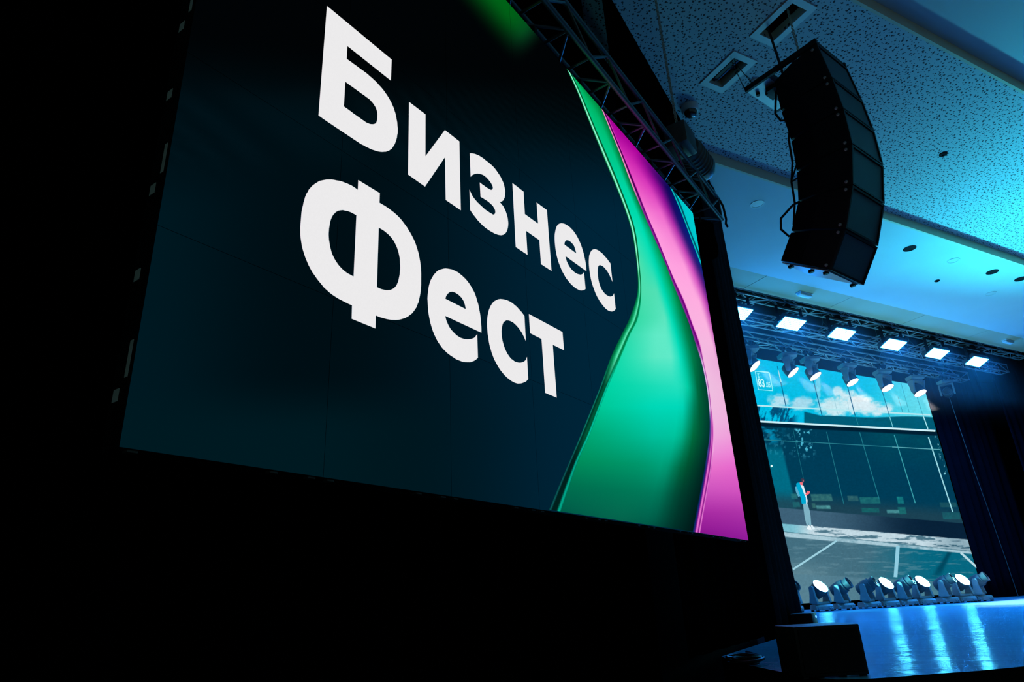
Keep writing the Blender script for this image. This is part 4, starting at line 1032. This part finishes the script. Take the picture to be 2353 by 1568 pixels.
# bottom plate of the lowest box
A, C_ = Vector((*FR[6], 0)), Vector((*RE[6], 0)); dd = (C_-A).normalized(); nn = Vector((dd.y, -dd.x, 0)); nn = nn if nn.y < 0 else -nn
bm = bmesh.new()
vv = [bm.verts.new((x, p.x, p.y)) for o in (0.0, 0.008) for x, p in ((0.03, A+dd*0.02+nn*o), (W-0.03, A+dd*0.02+nn*o), (W-0.05, C_-dd*0.02+nn*o), (0.05, C_-dd*0.02+nn*o))]
for fi in ((0,1,2,3),(4,7,6,5),(0,4,5,1),(1,5,6,2),(2,6,7,3),(3,7,4,0)): bm.faces.new([vv[k] for k in fi])
obj('bottom_plate', bm, M_SILVERPLATE, arr)
bm = bmesh.new()
for (x, t) in ((0.04, 0.10), (W-0.06, 0.10), (0.06, 0.80), (0.10, 0.45)):
    p = A + (C_-A)*t + nn*0.02; box(bm, x, x+0.025, p.x-0.02, p.x+0.02, p.y-0.012, p.y+0.012)
obj('bracket', bm, M_BLACK, arr)
# fly frame
bm = bmesh.new()
for x in (0.0, W-0.03): box(bm, x, x+0.03, -0.03, 0.70, 4.445, 4.50, 0.004)
for y in (-0.02, 0.20, 0.43): box(bm, 0.03, W-0.03, y, y+0.03, 4.45, 4.495)
box(bm, W/2-0.03, W/2+0.03, 0.01, 0.68, 4.46, 4.51)
obj('fly_frame', bm, M_BLACK, arr)
bm = bmesh.new(); box(bm, 0.03, W-0.03, 0.46, 0.69, 4.448, 4.458); obj('rear_plate', bm, M_SILVERPLATE, arr)
bm = bmesh.new(); box(bm, 0.12, 0.36, 0.47, 0.56, 4.395, 4.446, 0.006); box(bm, 0.18, 0.30, 0.57, 0.60, 4.42, 4.448); obj('angle_sensor', bm, M_BLACK, arr, True)
bm = bmesh.new(); lathe(bm, [(0.018, 0), (0.018, 0.03)], 10, M=Matrix.Translation((0.12, 0.64, 4.42))); obj('lock_knob', bm, M_BLACK, arr, True)
# cables down the back
def rear(pts): return [(x, y, z) for x, y, z in pts]
bm = bmesh.new()
tube(bm, rear([(0.20,0.50,4.42),(0.19,0.53,4.28),(0.17,0.545,4.16),(0.19,0.52,4.07),(0.24,0.45,4.05)]), 0.011, 8)
tube(bm, rear([(0.24,0.455,4.06),(0.21,0.50,3.85),(0.20,0.51,3.60),(0.20,0.56,3.42),(0.19,0.57,3.20),(0.18,0.62,3.0),(0.22,0.56,2.96)]), 0.010, 8)
tube(bm, rear([(0.20,0.46,3.20),(0.16,0.58,3.17),(0.12,0.69,3.08),(0.12,0.71,2.98),(0.15,0.67,2.90),(0.22,0.60,2.92)]), 0.011, 8)
tube(bm, rear([(0.20,0.545,3.45),(0.22,0.47,3.60)]), 0.008, 6); tube(bm, rear([(0.20,0.555,3.42),(0.24,0.46,3.46)]), 0.008, 6)
obj('signal_cable', bm, M_CABLE, arr, True)
# suspension
chain('suspension_chain', (4.955, 3.03, 4.64+EYE), (4.955, 3.03, 7.35), 'steel chain lowering the loudspeaker array through the larger ceiling hatch', 0.0048, 0.036)
hk = empty('lifting_hook', (4.955, 3.03, 4.495+EYE)); tag(hk, 'orange lifting hook between the chain and the loudspeaker array', 'hook')
bm = bmesh.new(); lathe(bm, [(0.035, 0.0), (0.04, 0.03), (0.03, 0.06), (0.02, 0.07)], 12); obj('shackle', bm, M_ORANGE, hk, True)
bm = bmesh.new(); lathe(bm, [(0.02, 0.07), (0.04, 0.085), (0.042, 0.12), (0.02, 0.14), (0.012, 0.155)], 12); obj('hook_block', bm, M_BLACK, hk, True)
for k, (x, y, x2, y2) in enumerate(((4.90, 3.20, 4.87, 3.26), (4.93, 3.21, 4.90, 3.27))):
    bm = bmesh.new(); tube(bm, [(x, y, 4.44+EYE), (x-0.01, y+0.02, 5.0+EYE), (x2, y2, 7.3)], 0.011 if k == 0 else 0.008, 6)
    tag(obj('power_cable', bm, M_CABLE, None, True), ('thicker', 'thinner')[k] + ' black power cable dropping from the larger hatch to the loudspeaker array', 'cable')
rp = [Vector((4.6, 2.67, 0)) + Matrix.Rotation(YAW, 3, 'Z') @ Vector((x, 0.69, 0)) for x in (0.015, W-0.015)]
for k, p in enumerate(rp):
    bm = bmesh.new(); tube(bm, [(p.x, p.y + 0.012, 4.47+EYE), (4.865 + 0.05*k, 3.72, ZC - 0.01), (4.87 + 0.05*k, 3.725, 7.2)], 0.004, 5)
    tag(obj('safety_rope', bm, M_CABLE, None, True), 'thin safety rope from the smaller hatch to the %s rear corner of the loudspeaker array' % ('near', 'far')[k], 'rope')

# ------------------------------------------------------------------ ceiling fittings
for k, (h, fw) in enumerate(zip(HATCH, (0.07, 0.07))):
    r = empty('ceiling_hatch', ((h[0]+h[1])/2, (h[2]+h[3])/2, ZC))
    tag(r, ('larger white-framed ceiling hatch above the loudspeaker array, with the chain' if k == 0 else 'smaller white-framed ceiling hatch with two thin ropes and dark pulleys inside'), 'hatch')
    a, b = (h[1]-h[0])/2, (h[3]-h[2])/2
    bm = bmesh.new()
    for (x0, x1, y0, y1) in ((-a-fw, a+fw, -b-fw, -b), (-a-fw, a+fw, b, b+fw), (-a-fw, -a, -b, b), (a, a+fw, -b, b)): box(bm, x0, x1, y0, y1, -0.012, 0.0)
    obj('frame', bm, M_WHITE, r)
    bm = bmesh.new(); t = 0.012
    for (x0, x1, y0, y1) in ((-a-t, a+t, -b-t, -b), (-a-t, a+t, b, b+t), (-a-t, -a, -b, b), (a, a+t, -b, b)): box(bm, x0, x1, y0, y1, 0.03, 0.10)
    obj('shaft', bm, M_BEIGE, r)
    bm = bmesh.new(); box(bm, -0.5, 0.5, -0.5, 0.5, 0.60, 0.62)
    for (x0, x1, y0, y1) in ((-0.5, 0.5, -0.5, -0.48), (-0.5, 0.5, 0.48, 0.5), (-0.5, -0.48, -0.48, 0.48), (0.48, 0.5, -0.48, 0.48)): box(bm, x0, x1, y0, y1, 0.101, 0.60)
    obj('void', bm, M_HOLE, r)
    if k == 1:
        bm = bmesh.new(); box(bm, -0.04, 0.0, -b, b, 0.04, 0.08); box(bm, -a, a, -0.06, -0.02, 0.05, 0.09); obj('pulley_beam', bm, M_BLACK, r)
        bm = bmesh.new(); box(bm, 0.03, 0.05, -b, b, 0.06, 0.075); obj('rail', bm, M_SILVERPLATE, r)

def ceiling_disc(name, x, y, z, prof, m, label, cat, inner=None, group=None):
    r = empty(name, (x, y, z)); tag(r, label, cat, group)
    bm = bmesh.new(); lathe(bm, prof, 24, caps=(False, False)); obj('rim', bm, m, r, True)
    if inner: bm = bmesh.new(); lathe(bm, inner[0], 24); obj(inner[2], bm, inner[1], r, True)
    return r
ring = [(0.10, 0.0), (0.10, -0.008), (0.082, -0.008), (0.080, -0.002)]
can = ([(0.081, 0.0), (0.081, -0.003)], M_HOLE, 'shade_disc')  # flat dark disc stands in for the shade inside an uncut hole
glass = ([(0.081, 0.0), (0.081, -0.004), (0.05, -0.008)], M_WHITE, 'diffuser')
DL = [(7.065, 5.49, 0, 'round white downlight in the blue lower ceiling, beside the banner truss end'),
      (10.47, 5.436, 1, 'dark recessed downlight in the lower ceiling, nearest the loudspeaker array'),
      (11.626, 5.405, 0, 'pale recessed downlight between two dark ones in the lower ceiling'),
      (12.772, 5.384, 1, 'dark recessed downlight in the lower ceiling, second from the right edge in its row'),
      (13.606, 5.338, 1, 'dark recessed downlight in the lower ceiling at the right edge of the photo'),
      (13.767, 5.947, 0, 'pale downlight in the lower ceiling nearest the beige soffit')]
for x, y, dark, lab in DL:
    ceiling_disc('downlight', x, y, ZL, ring, M_HOLE if dark else M_WHITE, lab, 'downlight', can if dark else glass, 'downlights in the lower ceiling')
ceiling_disc('ceiling_sensor', 12.149, 6.01, ZL, [(0.045, 0), (0.045, -0.012), (0.03, -0.02), (0.02, -0.02)], M_HOLE, 'small dark sensor in the lower ceiling below the row of downlights', 'sensor')
ceiling_disc('ceiling_sensor', 8.68, 3.748, ZC, [(0.05, 0), (0.05, -0.012), (0.03, -0.02), (0.02, -0.02)], M_HOLE, 'lone small dark sensor in the perforated ceiling, right of the loudspeaker array', 'sensor')
ceiling_disc('smoke_detector', 5.325, 3.832, ZC, [(0.055, 0), (0.055, -0.015), (0.04, -0.03), (0.015, -0.032)], M_WHITE, 'small round smoke detector beside the smaller hatch', 'detector', ([(0.02, -0.03), (0.012, -0.045)], M_HOLE, 'chamber'))
# dome camera by the drape
r = empty('dome_camera', (4.93, 4.46, ZC)); tag(r, 'white dome security camera on the perforated ceiling at the edge of the black drape', 'camera')
bm = bmesh.new(); lathe(bm, [(0.10, 0), (0.10, -0.05), (0.085, -0.075), (0.075, -0.078)], 24, caps=(True, False)); obj('housing', bm, M_WHITE, r, True)
bm = bmesh.new(); lathe(bm, [(0.075, -0.076), (0.068, -0.11), (0.045, -0.135), (0.012, -0.145)], 20); obj('dome', bm, M_LENS, r, True)
# emergency lights on the soffit
for k, (x, y) in enumerate(((10.241, 7.36), (17.0, 7.33))):
    r = empty('emergency_light', (x, y, ZL), math.radians(0)); tag(r, 'white oblong emergency light under the beige soffit, ' + ('below the loudspeaker array' if k == 0 else 'near the right edge of the photo'), 'light')
    bm = bmesh.new(); box(bm, -0.17, 0.17, -0.06, 0.06, -0.02, 0, 0.006); obj('base', bm, M_WHITE, r, True)
    bm = bmesh.new(); box(bm, -0.16, 0.16, -0.05, 0.05, -0.065, -0.02, 0.02); obj('diffuser', bm, M_WHITE, r, True)

# ------------------------------------------------------------------ things on the apron
mo = empty('front_fill_speaker', (2.80, 2.31, ZS), math.radians(-26)); tag(mo, 'black box loudspeaker at the very corner of the stage apron', 'speaker')
bm = bmesh.new(); box(bm, -0.17, 0.13, -0.09, 0.14, 0.006, 0.212, 0.008); obj('cabinet', bm, M_BLACK, mo, True)
bm = bmesh.new(); box(bm, -0.155, 0.115, -0.096, -0.088, 0.02, 0.198, 0.003); obj('grille', bm, M_CABINET, mo)
bm = bmesh.new()
for x in (-0.15, 0.11):
    for y in (-0.07, 0.12): box(bm, x-0.012, x+0.012, y-0.012, y+0.012, 0, 0.008)
obj('feet', bm, M_CABLE, mo)
bm = bmesh.new()
cz = ZS + 0.012
pts = []
for k in range(60):
    t = k/59; a = t*2*math.pi*3.4; rr = 0.075 + 0.02*math.sin(a*0.7)
    pts.append((2.93 + rr*math.cos(a)*1.1, 2.95 + rr*math.sin(a), cz + 0.012*t*3 + 0.004*math.sin(a*2.3)))
pts += [(3.1, 3.05, cz), (3.3, 3.2, cz), (3.5, 3.5, cz)]
tube(bm, pts, 0.009, 6)
tag(obj('coiled_cable', bm, M_CABLE, None, True), 'coil of dark cable on the stage corner behind the small box loudspeaker', 'cable')
am = empty('stage_box', (5.95, 5.10, ZS), math.radians(32)); tag(am, 'small black stage box with a blue indicator light at the foot of the flared curtain', 'stage box')
bm = bmesh.new(); box(bm, -0.16, 0.16, -0.10, 0.10, 0.0, 0.15, 0.01); obj('case', bm, M_CABINET, am, True)
bm = bmesh.new(); lathe(bm, [(0.011, 0), (0.011, 0.006), (0.005, 0.011)], 10); obj('indicator', bm, M_BLUELED, am, True, loc=(0.08, -0.10, 0.11), rot=(math.pi/2, 0, 0))
# hanging wire at the right of the stage
bm = bmesh.new(); tube(bm, [(17.45, 9.2, 6.2), (17.5, 9.2, 5.8), (17.56, 9.22, 5.3), (17.7, 9.25, 4.2), (17.9, 9.3, 3.2), (18.05, 9.32, 2.0), (18.1, 9.32, ZS)], 0.008, 5)
tag(obj('hanging_wire', bm, M_FIXTURE, None, True), 'thin wire hanging down from the unlit spotlight in front of the navy curtain', 'cable')
